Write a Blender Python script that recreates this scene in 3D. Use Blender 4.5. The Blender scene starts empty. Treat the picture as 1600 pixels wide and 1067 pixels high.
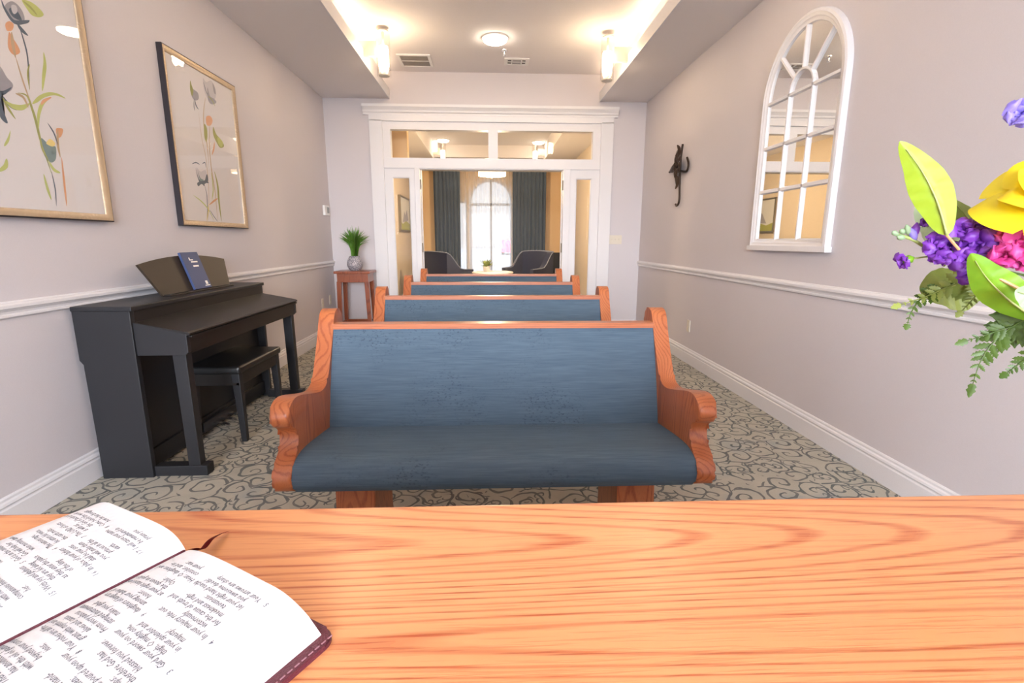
import bpy, bmesh, math, random
from mathutils import Vector, Matrix
random.seed(7)
PI = math.pi
SC = bpy.context.scene
COL = SC.collection

# ------------------------------------------------------------------ camera
H = 1.2
FL, PITCH, YAW, ROLL = 784.7, 0.1979, 0.0448, 0.0027
cy, sy, cp, sp = math.cos(YAW), math.sin(YAW), math.cos(PITCH), math.sin(PITCH)
F_ = Vector((sy*cp, cy*cp, -sp)); R0 = Vector((cy, -sy, 0)); U0 = R0.cross(F_)
R_ = R0*math.cos(ROLL)+U0*math.sin(ROLL); U_ = U0*math.cos(ROLL)-R0*math.sin(ROLL)
cam_d = bpy.data.cameras.new('camera'); cam = bpy.data.objects.new('camera', cam_d); COL.objects.link(cam)
cam_d.sensor_width = 36; cam_d.lens = FL/1600*36; cam_d.clip_start = 0.02; cam_d.clip_end = 200
M = Matrix((R_, U_, -F_)).transposed().to_4x4(); M.translation = (0, 0, H); cam.matrix_world = M
SC.camera = cam

def ray(px, py): return F_ + R_*((px-800)/FL) - U_*((py-533.5)/FL)
def at(px, py, Y):            # real point at depth Y metres down the room
    d = ray(px, py); t = Y/d.y; return Vector((0, 0, H))+d*t
def atx(px, py, X):
    d = ray(px, py); t = X/d.x; return Vector((0, 0, H))+d*t
def atz(px, py, Z):
    d = ray(px, py); t = (Z-H)/d.z; return Vector((0, 0, H))+d*t

# ------------------------------------------------------------------ materials
def newmat(name):
    m = bpy.data.materials.new(name); m.use_nodes = True
    nt = m.node_tree; b = nt.nodes['Principled BSDF']
    return m, nt, b
def simple(name, col, rough=.5, metal=0., spec=.5, bump=0., bscale=200., **kw):
    m, nt, b = newmat(name)
    b.inputs['Base Color'].default_value = (*col, 1); b.inputs['Roughness'].default_value = rough
    b.inputs['Metallic'].default_value = metal; b.inputs['Specular IOR Level'].default_value = spec
    for k, v in kw.items(): b.inputs[k.replace('_', ' ')].default_value = v
    tc = nt.nodes.new('ShaderNodeTexCoord'); n = nt.nodes.new('ShaderNodeTexNoise')
    n.inputs['Scale'].default_value = bscale; n.inputs['Detail'].default_value = 3
    nt.links.new(tc.outputs['Object'], n.inputs['Vector'])
    # a slight natural variation of the colour
    mx = nt.nodes.new('ShaderNodeMix'); mx.data_type = 'RGBA'
    mx.inputs[6].default_value = (*[c*.94 for c in col], 1); mx.inputs[7].default_value = (*[min(1, c*1.05) for c in col], 1)
    nt.links.new(n.outputs['Fac'], mx.inputs[0]); nt.links.new(mx.outputs[2], b.inputs['Base Color'])
    if bump:
        bp = nt.nodes.new('ShaderNodeBump'); bp.inputs['Strength'].default_value = bump; bp.inputs['Distance'].default_value = .002
        nt.links.new(n.outputs['Fac'], bp.inputs['Height']); nt.links.new(bp.outputs[0], b.inputs['Normal'])
    return m
class NT:
    def __init__(s, nt): s.nt = nt
    def n(s, t, **kw):
        x = s.nt.nodes.new(t)
        for k, v in kw.items(): setattr(x, k, v)
        return x
    def l(s, a, b): s.nt.links.new(a, b)
    def math(s, op, a, b=None, c=None):
        x = s.nt.nodes.new('ShaderNodeMath'); x.operation = op
        for i, v in enumerate((a, b, c)):
            if v is None: continue
            if isinstance(v, (int, float)): x.inputs[i].default_value = v
            else: s.l(v, x.inputs[i])
        return x.outputs[0]
    def vm(s, op, a, b=None):
        x = s.nt.nodes.new('ShaderNodeVectorMath'); x.operation = op
        for i, v in enumerate((a, b)):
            if v is None: continue
            if isinstance(v, (tuple, list)): x.inputs[i].default_value = v
            else: s.l(v, x.inputs[i])
        return x
    def noise(s, vec, scale, detail=2, dist=0., rough=.5):
        x = s.nt.nodes.new('ShaderNodeTexNoise'); x.inputs['Scale'].default_value = scale
        x.inputs['Detail'].default_value = detail; x.inputs['Distortion'].default_value = dist; x.inputs['Roughness'].default_value = rough
        s.l(vec, x.inputs['Vector']); return x.outputs['Fac']
    def ramp(s, fac, stops):
        x = s.nt.nodes.new('ShaderNodeValToRGB'); e = x.color_ramp.elements
        while len(e) < len(stops): e.new(.5)
        for q, (p, c) in zip(e, stops): q.position = p; q.color = (*c, 1) if len(c) == 3 else c
        s.l(fac, x.inputs[0]); return x.outputs[0]
    def mix(s, fac, a, b, blend='MIX'):
        x = s.nt.nodes.new('ShaderNodeMix'); x.data_type = 'RGBA'; x.blend_type = blend
        for i, v in ((0, fac), (6, a), (7, b)):
            if isinstance(v, (int, float)): x.inputs[i].default_value = v
            elif isinstance(v, tuple): x.inputs[i].default_value = (*v, 1)
            else: s.l(v, x.inputs[i])
        return x.outputs[2]

def wood(name, light, mid, dark, axis, rough=.35, k=1., off=(0, 0, 0), lines=26., coat=.3):
    """oak: long cathedral lines plus short pores running along `axis`"""
    m, nt, b = newmat(name); g = NT(nt)
    tc = g.n('ShaderNodeTexCoord'); co = g.vm('ADD', tc.outputs['Object'], off).outputs[0]
    def st(al, ac): return g.vm('MULTIPLY', co, tuple(al if i == axis else ac for i in range(3))).outputs[0]
    big = g.noise(st(.28*k, 3.2*k), 1., 1., .1)
    wob = g.noise(st(7*k, 60*k), 1., 2)
    v = g.math('ADD', g.math('MULTIPLY', big, lines*2), g.math('MULTIPLY', wob, .42))
    fr = g.math('FRACT', v)
    ring = g.ramp(fr, [(0, (1, 1, 1)), (.09, (.95, .95, .95)), (.22, (.12, .12, .12)), (.84, (0, 0, 0)), (.97, (.85, .85, .85))])
    pore = g.ramp(g.noise(st(16*k, 520*k), 1., 2), [(.52, (0, 0, 0)), (.66, (1, 1, 1))])
    soft = g.noise(st(.5*k, 9*k), 1., 3)
    c = g.mix(g.math('MULTIPLY_ADD', soft, 1.5, -.3), light, mid)
    rf = g.math('MULTIPLY', ring, g.math('MULTIPLY_ADD', pore, .45, .55))
    c = g.mix(rf, c, dark)
    c = g.mix(g.math('MULTIPLY', pore, .24), c, dark)
    g.l(c, b.inputs['Base Color'])
    b.inputs['Roughness'].default_value = rough
    b.inputs['Coat Weight'].default_value = coat; b.inputs['Coat Roughness'].default_value = .25
    bp = g.n('ShaderNodeBump'); bp.inputs['Strength'].default_value = .12; bp.inputs['Distance'].default_value = .001
    g.l(pore, bp.inputs['Height']); g.l(bp.outputs[0], b.inputs['Normal'])
    return m

MW = {}
PEW_L, PEW_M, PEW_D = (.53, .168, .058), (.43, .110, .030), (.23, .042, .011)
MW['pew_x'] = wood('oak_along', PEW_L, PEW_M, PEW_D, 0, .4)
MW['pew_z'] = wood('oak_upright', PEW_L, PEW_M, PEW_D, 2, .4, 1.3)
MW['table'] = wood('oak_table', (.82, .385, .17), (.77, .315, .125), (.46, .085, .024), 0, .38, 1., (.4, .13, 0), 46., .35)
MW['table_z'] = wood('oak_table_leg', (.78, .38, .16), (.70, .30, .11), (.45, .12, .035), 2, .4)
MW['stand'] = wood('cherry_wood', (.33, .085, .028), (.28, .062, .02), (.13, .022, .008), 2, .35)

def carpet():
    m, nt, b = newmat('scroll_carpet'); g = NT(nt)
    tc = g.n('ShaderNodeTexCoord'); co = tc.outputs['Object']
    nz = g.n('ShaderNodeTexNoise'); nz.inputs['Scale'].default_value = 9; nz.inputs['Detail'].default_value = 1.5; g.l(co, nz.inputs['Vector'])
    wob = g.vm('MULTIPLY', g.vm('SUBTRACT', nz.outputs['Color'], (.5, .5, .5)).outputs[0], (.07, .07, 0)).outputs[0]
    P = g.vm('ADD', g.vm('MULTIPLY', co, (1, 1, 0)).outputs[0], wob).outputs[0]
    def spirals(freq, off, arms, tw, wid, rmax):
        Q = g.vm('ADD', g.vm('SCALE', P).outputs[0], off).outputs[0]
        Q.node.inputs[0].links[0].from_node.inputs['Scale'].default_value = freq
        vo = g.n('ShaderNodeTexVoronoi', voronoi_dimensions='2D'); vo.inputs['Scale'].default_value = 1; vo.inputs['Randomness'].default_value = .85; g.l(Q, vo.inputs['Vector'])
        loc = g.vm('SUBTRACT', Q, vo.outputs['Position']).outputs[0]
        s = g.n('ShaderNodeSeparateXYZ'); g.l(loc, s.inputs[0])
        sc = g.n('ShaderNodeSeparateColor'); g.l(vo.outputs['Color'], sc.inputs[0])
        ang = g.math('DIVIDE', g.math('ARCTAN2', s.outputs[1], s.outputs[0]), 2*PI)
        sign = g.math('MULTIPLY_ADD', g.math('GREATER_THAN', sc.outputs[1], .5), 2, -1)
        r = vo.outputs['Distance']
        v = g.math('FRACT', g.math('ADD', g.math('ADD', g.math('MULTIPLY', g.math('MULTIPLY', ang, arms), sign), g.math('MULTIPLY', r, tw)), sc.outputs[0]))
        d = g.math('ABSOLUTE', g.math('SUBTRACT', v, .5))
        ln = g.math('LESS_THAN', d, wid)
        ok = g.math('MULTIPLY', g.math('LESS_THAN', r, rmax), g.math('GREATER_THAN', r, .05))
        ve = g.n('ShaderNodeTexVoronoi', voronoi_dimensions='2D', feature='DISTANCE_TO_EDGE'); ve.inputs['Scale'].default_value = 1; ve.inputs['Randomness'].default_value = .85; g.l(Q, ve.inputs['Vector'])
        return g.math('MULTIPLY', ln, ok), ve.outputs['Distance']
    a, ea = spirals(6.6, (0, 0, 0), 1, 2.6, .10, .64)
    c_, ec = spirals(12., (3.3, 1.7, 0), 1, 1.9, .10, .45)
    brk = g.noise(P, 5, 1)
    edge = g.math('MULTIPLY', g.math('LESS_THAN', ea, .032), g.math('GREATER_THAN', brk, .46))
    small = g.math('MULTIPLY', c_, g.math('GREATER_THAN', g.noise(P, 3.1, 0), .52))
    line = g.math('MAXIMUM', g.math('MAXIMUM', a, edge), small)
    line = g.math('MULTIPLY', line, g.math('MULTIPLY_ADD', g.noise(P, 14, 1), .5, .6))
    pile = g.noise(co, 900, 2)
    base = g.ramp(g.noise(co, 4.5, 3), [(.3, (.45, .425, .36)), (.55, (.52, .49, .41)), (.75, (.39, .405, .39))])
    base = g.mix(.75, base, g.ramp(pile, [(.3, (.55, .55, .55)), (.7, (1.25, 1.25, 1.25))]), 'MULTIPLY')
    inkc = g.ramp(g.noise(co, 2.5, 1), [(.4, (.12, .122, .13)), (.6, (.115, .130, .135))])
    col = g.mix(line, base, inkc)
    g.l(col, b.inputs['Base Color']); b.inputs['Roughness'].default_value = 1; b.inputs['Specular IOR Level'].default_value = .1
    bp = g.n('ShaderNodeBump'); bp.inputs['Strength'].default_value = .5; bp.inputs['Distance'].default_value = .004
    g.l(pile, bp.inputs['Height']); g.l(bp.outputs[0], b.inputs['Normal'])
    return m
M_CARPET = carpet()

def velvet(name, base, lightc, darkc):
    m, nt, b = newmat(name); g = NT(nt)
    tc = g.n('ShaderNodeTexCoord'); co = tc.outputs['Object']
    st = g.noise(g.vm('MULTIPLY', co, (9, 260, 260)).outputs[0], 1, 3)
    st2 = g.noise(g.vm('MULTIPLY', co, (3, 40, 40)).outputs[0], 1, 2)
    c = g.mix(g.math('MULTIPLY_ADD', st, 1.6, -.3), base, lightc)
    c = g.mix(g.math('MULTIPLY_ADD', st2, .9, -.25), c, base)
    area = g.ramp(g.noise(co, 3.2, 2), [(.47, (0, 0, 0)), (.62, (1, 1, 1))])
    spots = g.ramp(g.noise(g.vm('MULTIPLY', co, (85, 150, 150)).outputs[0], 1, 3, .4), [(.56, (0, 0, 0)), (.66, (1, 1, 1))])
    c = g.mix(g.math('MULTIPLY', g.math('MULTIPLY', area, spots), .6), c, darkc)
    g.l(c, b.inputs['Base Color']); b.inputs['Roughness'].default_value = .75; b.inputs['Specular IOR Level'].default_value = .3
    b.inputs['Sheen Weight'].default_value = .08; b.inputs['Sheen Roughness'].default_value = .4; b.inputs['Sheen Tint'].default_value = (.6, .78, 1, 1)
    bp = g.n('ShaderNodeBump'); bp.inputs['Strength'].default_value = .25; bp.inputs['Distance'].default_value = .001
    g.l(st, bp.inputs['Height']); g.l(bp.outputs[0], b.inputs['Normal'])
    return m
M_VELVET = velvet('blue_velvet', (.056, .094, .138), (.112, .168, .225), (.024, .042, .068))

M_WALL = simple('wall_paint', (.625, .59, .615), .75, bump=.08, bscale=350, spec=.3)
M_CEIL = simple('ceiling_paint', (.80, .765, .77), .9, spec=.2)
M_TRIM = simple('trim_paint', (.75, .74, .765), .4, spec=.4)
M_LWALL = simple('lounge_paint', (.80, .56, .32), .8, spec=.2)
M_LSIDE = simple('lounge_side_paint', (.66, .56, .44), .8, spec=.2)
M_BLACK = simple('black_lacquer', (.017, .017, .020), .42, spec=.35, bump=.05, bscale=400)
M_BLACK2 = simple('black_grain', (.016, .013, .012), .38, spec=.3, bump=.06, bscale=300)
M_LEATHER = simple('black_leather', (.012, .012, .013), .36, spec=.4, bump=.15, bscale=500)
M_CHROME = simple('chrome', (.7, .7, .72), .2, 1.)
M_BRASS = simple('hinge_brass', (.34, .31, .25), .4, 1.)
M_IRON = simple('dark_iron', (.045, .026, .018), .5, .6, bump=.2)
M_WHITE = simple('white_plastic', (.80, .79, .78), .4)
M_CREAM = simple('cream_plastic', (.70, .64, .54), .45)
M_GREYDARK = simple('duct_dark', (.10, .09, .085), .7)
M_SCREEN = simple('grey_screen', (.28, .30, .31), .3)
M_MIRROR = simple('mirror_silver', (.86, .87, .87), .01, 1.)
M_PAPER = simple('paper', (.775, .775, .81), .8, spec=.2)
M_PRINT = simple('print_paper', (.74, .71, .71), .8, spec=.2)
M_INK = simple('ink', (.15, .15, .18), .9, spec=.1)
M_BURG = simple('burgundy_leather', (.115, .018, .035), .45, bump=.5, bscale=700)
M_RIBBON = simple('dark_red_ribbon', (.10, .006, .006), .85, spec=.1)
M_STITCH = simple('stitching', (.33, .16, .19), .7)
M_NAVY = simple('navy_fabric', (.015, .021, .052), .85, bump=.2, bscale=900, Sheen_Weight=.3)
M_PIPING = simple('grey_piping', (.22, .24, .30), .7)
M_CURT = simple('slate_curtain', (.088, .118, .158), .9, bump=.2, bscale=600, Sheen_Weight=.2)
M_DARKLEG = simple('dark_leg', (.03, .02, .015), .4)
M_HYMN = simple('hymnal_blue', (.030, .055, .16), .55)
M_FRAMEBLK = simple('frame_black', (.022, .018, .024), .4)
M_POTW = simple('white_pot', (.72, .68, .60), .5)
M_TABLEW = simple('white_top', (.82, .78, .74), .35)
def ribbed_gold():
    m, nt, b = newmat('ribbed_gold'); g = NT(nt)
    tc = g.n('ShaderNodeTexCoord')
    s = g.n('ShaderNodeSeparateXYZ'); g.l(tc.outputs['Object'], s.inputs[0])
    w = g.math('FRACT', g.math('MULTIPLY', g.math('ADD', s.outputs[1], s.outputs[2]), 130))
    n = g.noise(g.vm('MULTIPLY', tc.outputs['Object'], (40, 150, 150)).outputs[0], 1, 2)
    f = g.math('MULTIPLY', g.math('LESS_THAN', w, .35), g.math('GREATER_THAN', n, .42))
    c = g.mix(f, (.60, .47, .33), (.26, .17, .085))
    g.l(c, b.inputs['Base Color']); b.inputs['Roughness'].default_value = .4; b.inputs['Metallic'].default_value = .35
    return m
M_GOLD = ribbed_gold()
def speckle():
    m, nt, b = newmat('speckled_ceramic'); g = NT(nt)
    tc = g.n('ShaderNodeTexCoord')
    v = g.n('ShaderNodeTexVoronoi'); v.inputs['Scale'].default_value = 110; g.l(tc.outputs['Object'], v.inputs['Vector'])
    g.l(g.ramp(v.outputs['Distance'], [(.3, (.62, .58, .60)), (.55, (.20, .19, .22))]), b.inputs['Base Color']); b.inputs['Roughness'].default_value = .5
    return m
M_SPECK = speckle()
def glass(name, refl=.07, tint=(1, 1, 1), rough=0.):
    m = bpy.data.materials.new(name); m.use_nodes = True; nt = m.node_tree; nt.nodes.clear(); g = NT(nt)
    o = g.n('ShaderNodeOutputMaterial'); t = g.n('ShaderNodeBsdfTransparent'); t.inputs[0].default_value = (*tint, 1)
    s = g.n('ShaderNodeBsdfGlossy'); s.inputs['Roughness'].default_value = rough
    fr = g.n('ShaderNodeFresnel'); fr.inputs[0].default_value = 1.45
    n = g.noise(g.n('ShaderNodeTexCoord').outputs['Object'], 3, 1)
    f = g.math('ADD', g.math('MULTIPLY', fr.outputs[0], .8), g.math('MULTIPLY_ADD', n, .005, refl*.3))
    f = g.math('MULTIPLY', f, g.math('SUBTRACT', 1, g.n('ShaderNodeNewGeometry').outputs['Backfacing']))
    x = g.n('ShaderNodeMixShader'); g.l(f, x.inputs[0]); g.l(t.outputs[0], x.inputs[1]); g.l(s.outputs[0], x.inputs[2]); g.l(x.outputs[0], o.inputs[0])
    return m
M_GLASS = glass('clear_glass')
M_TUBE = glass('tube_glass', .02, (.985, .98, .975), .05)
def emit(name, col, s):
    m, nt, b = newmat(name)
    b.inputs['Base Color'].default_value = (.9, .88, .84, 1); b.inputs['Emission Color'].default_value = (*col, 1); b.inputs['Emission Strength'].default_value = s
    g = NT(nt); n = g.noise(g.n('ShaderNodeTexCoord').outputs['Object'], 6, 1)
    g.l(g.math('MULTIPLY_ADD', n, .1*s, .95*s), b.inputs['Emission Strength'])
    return m
M_LAMP = emit('lamp_diffuser', (1, .74, .46), 60)
M_FLUSH = emit('flush_diffuser', (1, .84, .64), 45)
M_DRUM = emit('drum_shade_lit', (1, .74, .40), 5)
def sheer():
    m = bpy.data.materials.new('sheer_white'); m.use_nodes = True; nt = m.node_tree; nt.nodes.clear(); g = NT(nt)
    o = g.n('ShaderNodeOutputMaterial'); t = g.n('ShaderNodeBsdfTransparent'); tr = g.n('ShaderNodeBsdfTranslucent'); d = g.n('ShaderNodeBsdfDiffuse')
    tr.inputs[0].default_value = (.85, .84, .82, 1); d.inputs[0].default_value = (.8, .78, .75, 1)
    x = g.n('ShaderNodeMixShader'); x.inputs[0].default_value = .45; g.l(tr.outputs[0], x.inputs[1]); g.l(d.outputs[0], x.inputs[2])
    n = g.noise(g.vm('MULTIPLY', g.n('ShaderNodeTexCoord').outputs['Object'], (300, 300, 300)).outputs[0], 1, 1)
    y = g.n('ShaderNodeMixShader'); g.l(g.math('MULTIPLY_ADD', n, .2, .55), y.inputs[0]); g.l(t.outputs[0], y.inputs[1]); g.l(x.outputs[0], y.inputs[2]); g.l(y.outputs[0], o.inputs[0])
    return m
M_SHEER = sheer()
def leafmat(name, c1, c2, trans=.3, scale=30):
    m = bpy.data.materials.new(name); m.use_nodes = True; nt = m.node_tree; g = NT(nt); b = nt.nodes['Principled BSDF']; o = nt.nodes['Material Output']
    n = g.noise(g.n('ShaderNodeTexCoord').outputs['Object'], scale, 3)
    c = g.mix(g.math('MULTIPLY_ADD', n, 2, -.5), c1, c2); g.l(c, b.inputs['Base Color']); b.inputs['Roughness'].default_value = .45
    t = g.n('ShaderNodeBsdfTranslucent'); g.l(c, t.inputs[0]); x = g.n('ShaderNodeMixShader'); x.inputs[0].default_value = trans
    g.l(b.outputs[0], x.inputs[1]); g.l(t.outputs[0], x.inputs[2]); g.l(x.outputs[0], o.inputs[0])
    return m
M_LIME = leafmat('lime_leaf', (.30, .44, .02), (.38, .54, .04), .3)
M_LEAF = leafmat('green_leaf', (.16, .36, .02), (.26, .50, .03), .35)
M_OLIVE = leafmat('olive_leaf', (.16, .21, .04), (.26, .30, .06), .25)
M_PALE = leafmat('pale_leaf', (.36, .50, .30), (.45, .58, .40), .4)
M_FERN = leafmat('fern_green', (.034, .074, .004), (.068, .125, .008), .15)
M_GRASS = leafmat('grass_green', (.07, .20, .02), (.16, .34, .05), .25)
M_STEM = leafmat('stem_green', (.30, .38, .10), (.42, .45, .18), .1)
M_TWIG = leafmat('twig_orange', (.58, .30, .14), (.66, .40, .20), .1)
M_PURPLE = leafmat('purple_petal', (.15, .02, .36), (.29, .075, .56), .3, 60)
M_LILAC = leafmat('lilac_petal', (.28, .22, .75), (.38, .30, .85), .3, 60)
M_PINK = leafmat('pink_petal', (.60, .02, .20), (.75, .10, .40), .3, 60)
M_YELLOW = leafmat('yellow_petal', (.94, .68, .0), (.95, .86, .05), .4, 14)
M_SUCC = leafmat('succulent_green', (.16, .22, .06), (.30, .34, .12), .1)

# ------------------------------------------------------------------ mesh helpers
def box(bm, x0, x1, y0, y1, z0, z1, bev=0., seg=2):
    vs = [bm.verts.new((x, y, z)) for x in (x0, x1) for y in (y0, y1) for z in (z0, z1)]
    fs = [bm.faces.new([vs[i] for i in q]) for q in ((0, 1, 3, 2), (4, 6, 7, 5), (0, 4, 5, 1), (2, 3, 7, 6), (0, 2, 6, 4), (1, 5, 7, 3))]
    if bev:
        es = list({e for f in fs for e in f.edges})
        bmesh.ops.bevel(bm, geom=es, offset=bev, segments=seg, affect='EDGES', profile=.6)
    return vs
def hexa(bm, a, b, bev=0.):
    """8 corner box: a = 4 bottom pts, b = 4 top pts (same order)"""
    va = [bm.verts.new(p) for p in a]; vb = [bm.verts.new(p) for p in b]
    fs = [bm.faces.new(va[::-1]), bm.faces.new(vb)] + [bm.faces.new([va[i], va[(i+1) % 4], vb[(i+1) % 4], vb[i]]) for i in range(4)]
    if bev: bmesh.ops.bevel(bm, geom=list({e for f in fs for e in f.edges}), offset=bev, segments=2, affect='EDGES', profile=.6)
def prism(bm, pts, a0, a1, axis='x', bev=0., seg=2):
    def mp(p, a): return (a, p[0], p[1]) if axis == 'x' else (p[0], a, p[1]) if axis == 'y' else (p[0], p[1], a)
    v0 = [bm.verts.new(mp(p, a0)) for p in pts]; v1 = [bm.verts.new(mp(p, a1)) for p in pts]; n = len(pts)
    f0 = bm.faces.new(v0[::-1]); f1 = bm.faces.new(v1)
    for i in range(n): bm.faces.new([v0[i], v0[(i+1) % n], v1[(i+1) % n], v1[i]])
    if bev: bmesh.ops.bevel(bm, geom=list(f0.edges)+list(f1.edges), offset=bev, segments=seg, affect='EDGES', profile=.6)
def tube(bm, pts, r, n=10, cap=True):
    pts = [Vector(p) for p in pts]; m = len(pts); rs = r if isinstance(r, (list, tuple)) else [r]*m
    rings = []; up = Vector((0, 0, 1)); prev = None
    for i, p in enumerate(pts):
        t = (pts[min(i+1, m-1)]-pts[max(i-1, 0)]).normalized()
        if prev is None:
            a = t.cross(up)
            if a.length < .01: a = t.cross(Vector((1, 0, 0)))
        else: a = prev - t*prev.dot(t)
        a.normalize(); b = t.cross(a); prev = a
        rings.append([bm.verts.new(p+(a*math.cos(2*PI*k/n)+b*math.sin(2*PI*k/n))*rs[i]) for k in range(n)])
    for i in range(m-1):
        for k in range(n): bm.faces.new([rings[i][k], rings[i][(k+1) % n], rings[i+1][(k+1) % n], rings[i+1][k]])
    if cap: bm.faces.new(rings[0][::-1]); bm.faces.new(rings[-1])
def lathe(bm, prof, c=(0, 0, 0), n=32):
    rings = []
    for r, z in prof:
        if r < 1e-6: rings.append([bm.verts.new((c[0], c[1], c[2]+z))])
        else: rings.append([bm.verts.new((c[0]+r*math.cos(2*PI*k/n), c[1]+r*math.sin(2*PI*k/n), c[2]+z)) for k in range(n)])
    for a, b in zip(rings, rings[1:]):
        for k in range(n):
            q = [a[k % len(a)], a[(k+1) % n % len(a)], b[(k+1) % n % len(b)], b[k % len(b)]]
            q = list(dict.fromkeys(q))
            if len(q) > 2: bm.faces.new(q)
def loop_sweep(bm, path, prof, mp, closed=True):
    """sweep a profile [(inward offset, height)] round a closed 2-D path (counter-clockwise) with mitred corners"""
    n = len(path); rows = []
    for i in range(n):
        p = Vector(path[i]); a = (p-Vector(path[i-1])).normalized(); b = (Vector(path[(i+1) % n])-p).normalized()
        na = Vector((-a.y, a.x)); nb = Vector((-b.y, b.x)); m = (na+nb); m = m/max(.3, m.dot(na))
        rows.append([bm.verts.new(mp(*(p+m*o), h)) for o, h in prof])
    k = len(prof)
    for i in range(n):
        r, s = rows[i], rows[(i+1) % n]
        for j in range(k): bm.faces.new([r[j], s[j], s[(j+1) % k], r[(j+1) % k]])
def crom(pts, sub=5, closed=False):
    P = [Vector(p) for p in pts]; n = len(P); out = []
    for i in range(n if closed else n-1):
        g = lambda j: P[j % n] if closed else P[max(0, min(n-1, j))]
        a, b, c, d = g(i-1), g(i), g(i+1), g(i+2)
        for s in range(sub):
            t = s/sub; out.append(.5*((2*b)+(c-a)*t+(2*a-5*b+4*c-d)*t*t+(3*b-3*c+d-a)*t**3))
    if not closed: out.append(P[-1])
    return out
def ribbon(bm, pts, ws, side, curl=0., cols=2, wave=0.):
    """leaf-like blade along pts with half widths ws, spread along `side`; curl lifts the margins"""
    pts = [Vector(p) for p in pts]; side = Vector(side); rows = []
    for i, p in enumerate(pts):
        t = (pts[min(i+1, len(pts)-1)]-pts[max(i-1, 0)]).normalized(); s = (side-t*side.dot(t)).normalized(); nr = t.cross(s)
        row = []
        for k in range(-cols, cols+1):
            f = k/cols
            row.append(bm.verts.new(p+s*ws[i]*f+nr*(abs(f)*curl*ws[i]+wave*ws[i]*math.sin(i*1.7+k))))
        rows.append(row)
    for a, b in zip(rows, rows[1:]):
        for k in range(2*cols): bm.faces.new([a[k], a[k+1], b[k+1], b[k]])
def obj(name, bm, mat, parent=None, smooth=False, loc=None, weld=False):
    me = bpy.data.meshes.new(name)
    if weld: bmesh.ops.remove_doubles(bm, verts=bm.verts, dist=1e-6)
    bmesh.ops.recalc_face_normals(bm, faces=bm.faces)
    bm.to_mesh(me); bm.free()
    for m in (mat if isinstance(mat, (list, tuple)) else [mat]): me.materials.append(m)
    if smooth:
        for p in me.polygons: p.use_smooth = True
        if smooth != 'all':
            try: me.set_sharp_from_angle(angle=math.radians(38))
            except Exception: pass
    o = bpy.data.objects.new(name, me); COL.objects.link(o)
    if parent: o.parent = parent
    if loc is not None: o.location = loc
    return o
def tag(o, label, cat, group=None):
    o['label'] = label; o['category'] = cat
    if group: o['group'] = group
    return o
def thing(name, label, cat, loc=(0, 0, 0), group=None, rot=(0, 0, 0)):
    o = bpy.data.objects.new(name, None); COL.objects.link(o); o.empty_display_size = .05
    o.location = loc; o.rotation_euler = rot
    return tag(o, label, cat, group)
def struct(name, bm, mat, smooth=False, loc=None):
    o = obj(name, bm, mat, None, smooth, loc); o['kind'] = 'structure'; return o
def dup(root, loc, label, group=None, rot=None):
    r = root.copy(); COL.objects.link(r); r.location = loc; r['label'] = label
    if rot is not None: r.rotation_euler = rot
    if group: r['group'] = group
    for ch in list(root.children):
        c = ch.copy(); COL.objects.link(c); c.parent = r
        for g2 in ch.children:
            d = g2.copy(); COL.objects.link(d); d.parent = c
    return r
def B(): return bmesh.new()
def quick(fn, *a, **k):
    bm = B(); fn(bm, *a, **k); return bm

# ------------------------------------------------------------------ the room
XL, XR, YB, YN = -2.024, 1.987, 6.688, -4.4
ZC, ZT, SL, SR = 2.905, 3.217, -1.224, 1.399
WT = .15
LXL, LXR, LYB = -1.74, 1.84, 12.0            # the lounge beyond
LSL, LSR = -1.17, 1.19
struct('floor', quick(box, -2.3, 2.3, YN-.2, LYB+.2, -.1, 0), M_CARPET)
struct('wall_left', quick(box, XL-WT, XL, YN, YB, 0, ZC), M_WALL)
struct('wall_right', quick(box, XR, XR+WT, YN, YB, 0, ZC), M_WALL)
bm = B()
DX0, DX1 = -1.43, 1.53                        # rough opening of the door unit
box(bm, XL-WT, DX0, YB, YB+WT, 0, ZT+.1); box(bm, DX1, XR+WT, YB, YB+WT, 0, ZT+.1); box(bm, DX0, DX1, YB, YB+WT, 2.66, ZT+.1)
struct('wall_back', bm, M_WALL)
bm = B()                                      # wall behind the camera with a broad window
NW = (-1.80, 1.76, .35, 2.80)
box(bm, XL-WT, NW[0], YN-WT, YN, 0, ZT+.1); box(bm, NW[1], XR+WT, YN-WT, YN, 0, ZT+.1)
box(bm, NW[0], NW[1], YN-WT, YN, 0, NW[2]); box(bm, NW[0], NW[1], YN-WT, YN, NW[3], ZT+.1)
struct('wall_near', bm, M_WALL)
bm = B()
for x in (NW[0], NW[0]+1.16, NW[0]+2.34, NW[1]-.06): box(bm, x, x+.06, YN-.1, YN-.04, NW[2], NW[3])
for z in (NW[2], NW[3]-.06): box(bm, NW[0], NW[1], YN-.1, YN-.04, z, z+.06)
o = struct('window_2', bm, M_TRIM)
struct('ceiling', quick(box, SL-.085, SR+.085, YN-WT, YB, ZT, ZT+.1), M_CEIL)
bm = B(); box(bm, XL-WT, SL, YN-WT, YB, ZC, ZC+.05); box(bm, XL-WT, SL-.08, YN-WT, YB, ZC+.05, ZT+.1); struct('trim_1', bm, M_CEIL)
bm = B(); box(bm, SR, XR+WT, YN-WT, YB, ZC, ZC+.05); box(bm, SR+.08, XR+WT, YN-WT, YB, ZC+.05, ZT+.1); struct('trim_2', bm, M_CEIL)
M_STRIP = emit('warm_strip', (1, .76, .50), 17)  # glowing light strips, unseen behind the soffit lips, for the cove glow
struct('cove_strip_left', quick(box, SL-.06, SL-.03, YN+.2, YB-.25, ZC+.05, ZC+.06), M_STRIP)
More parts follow.
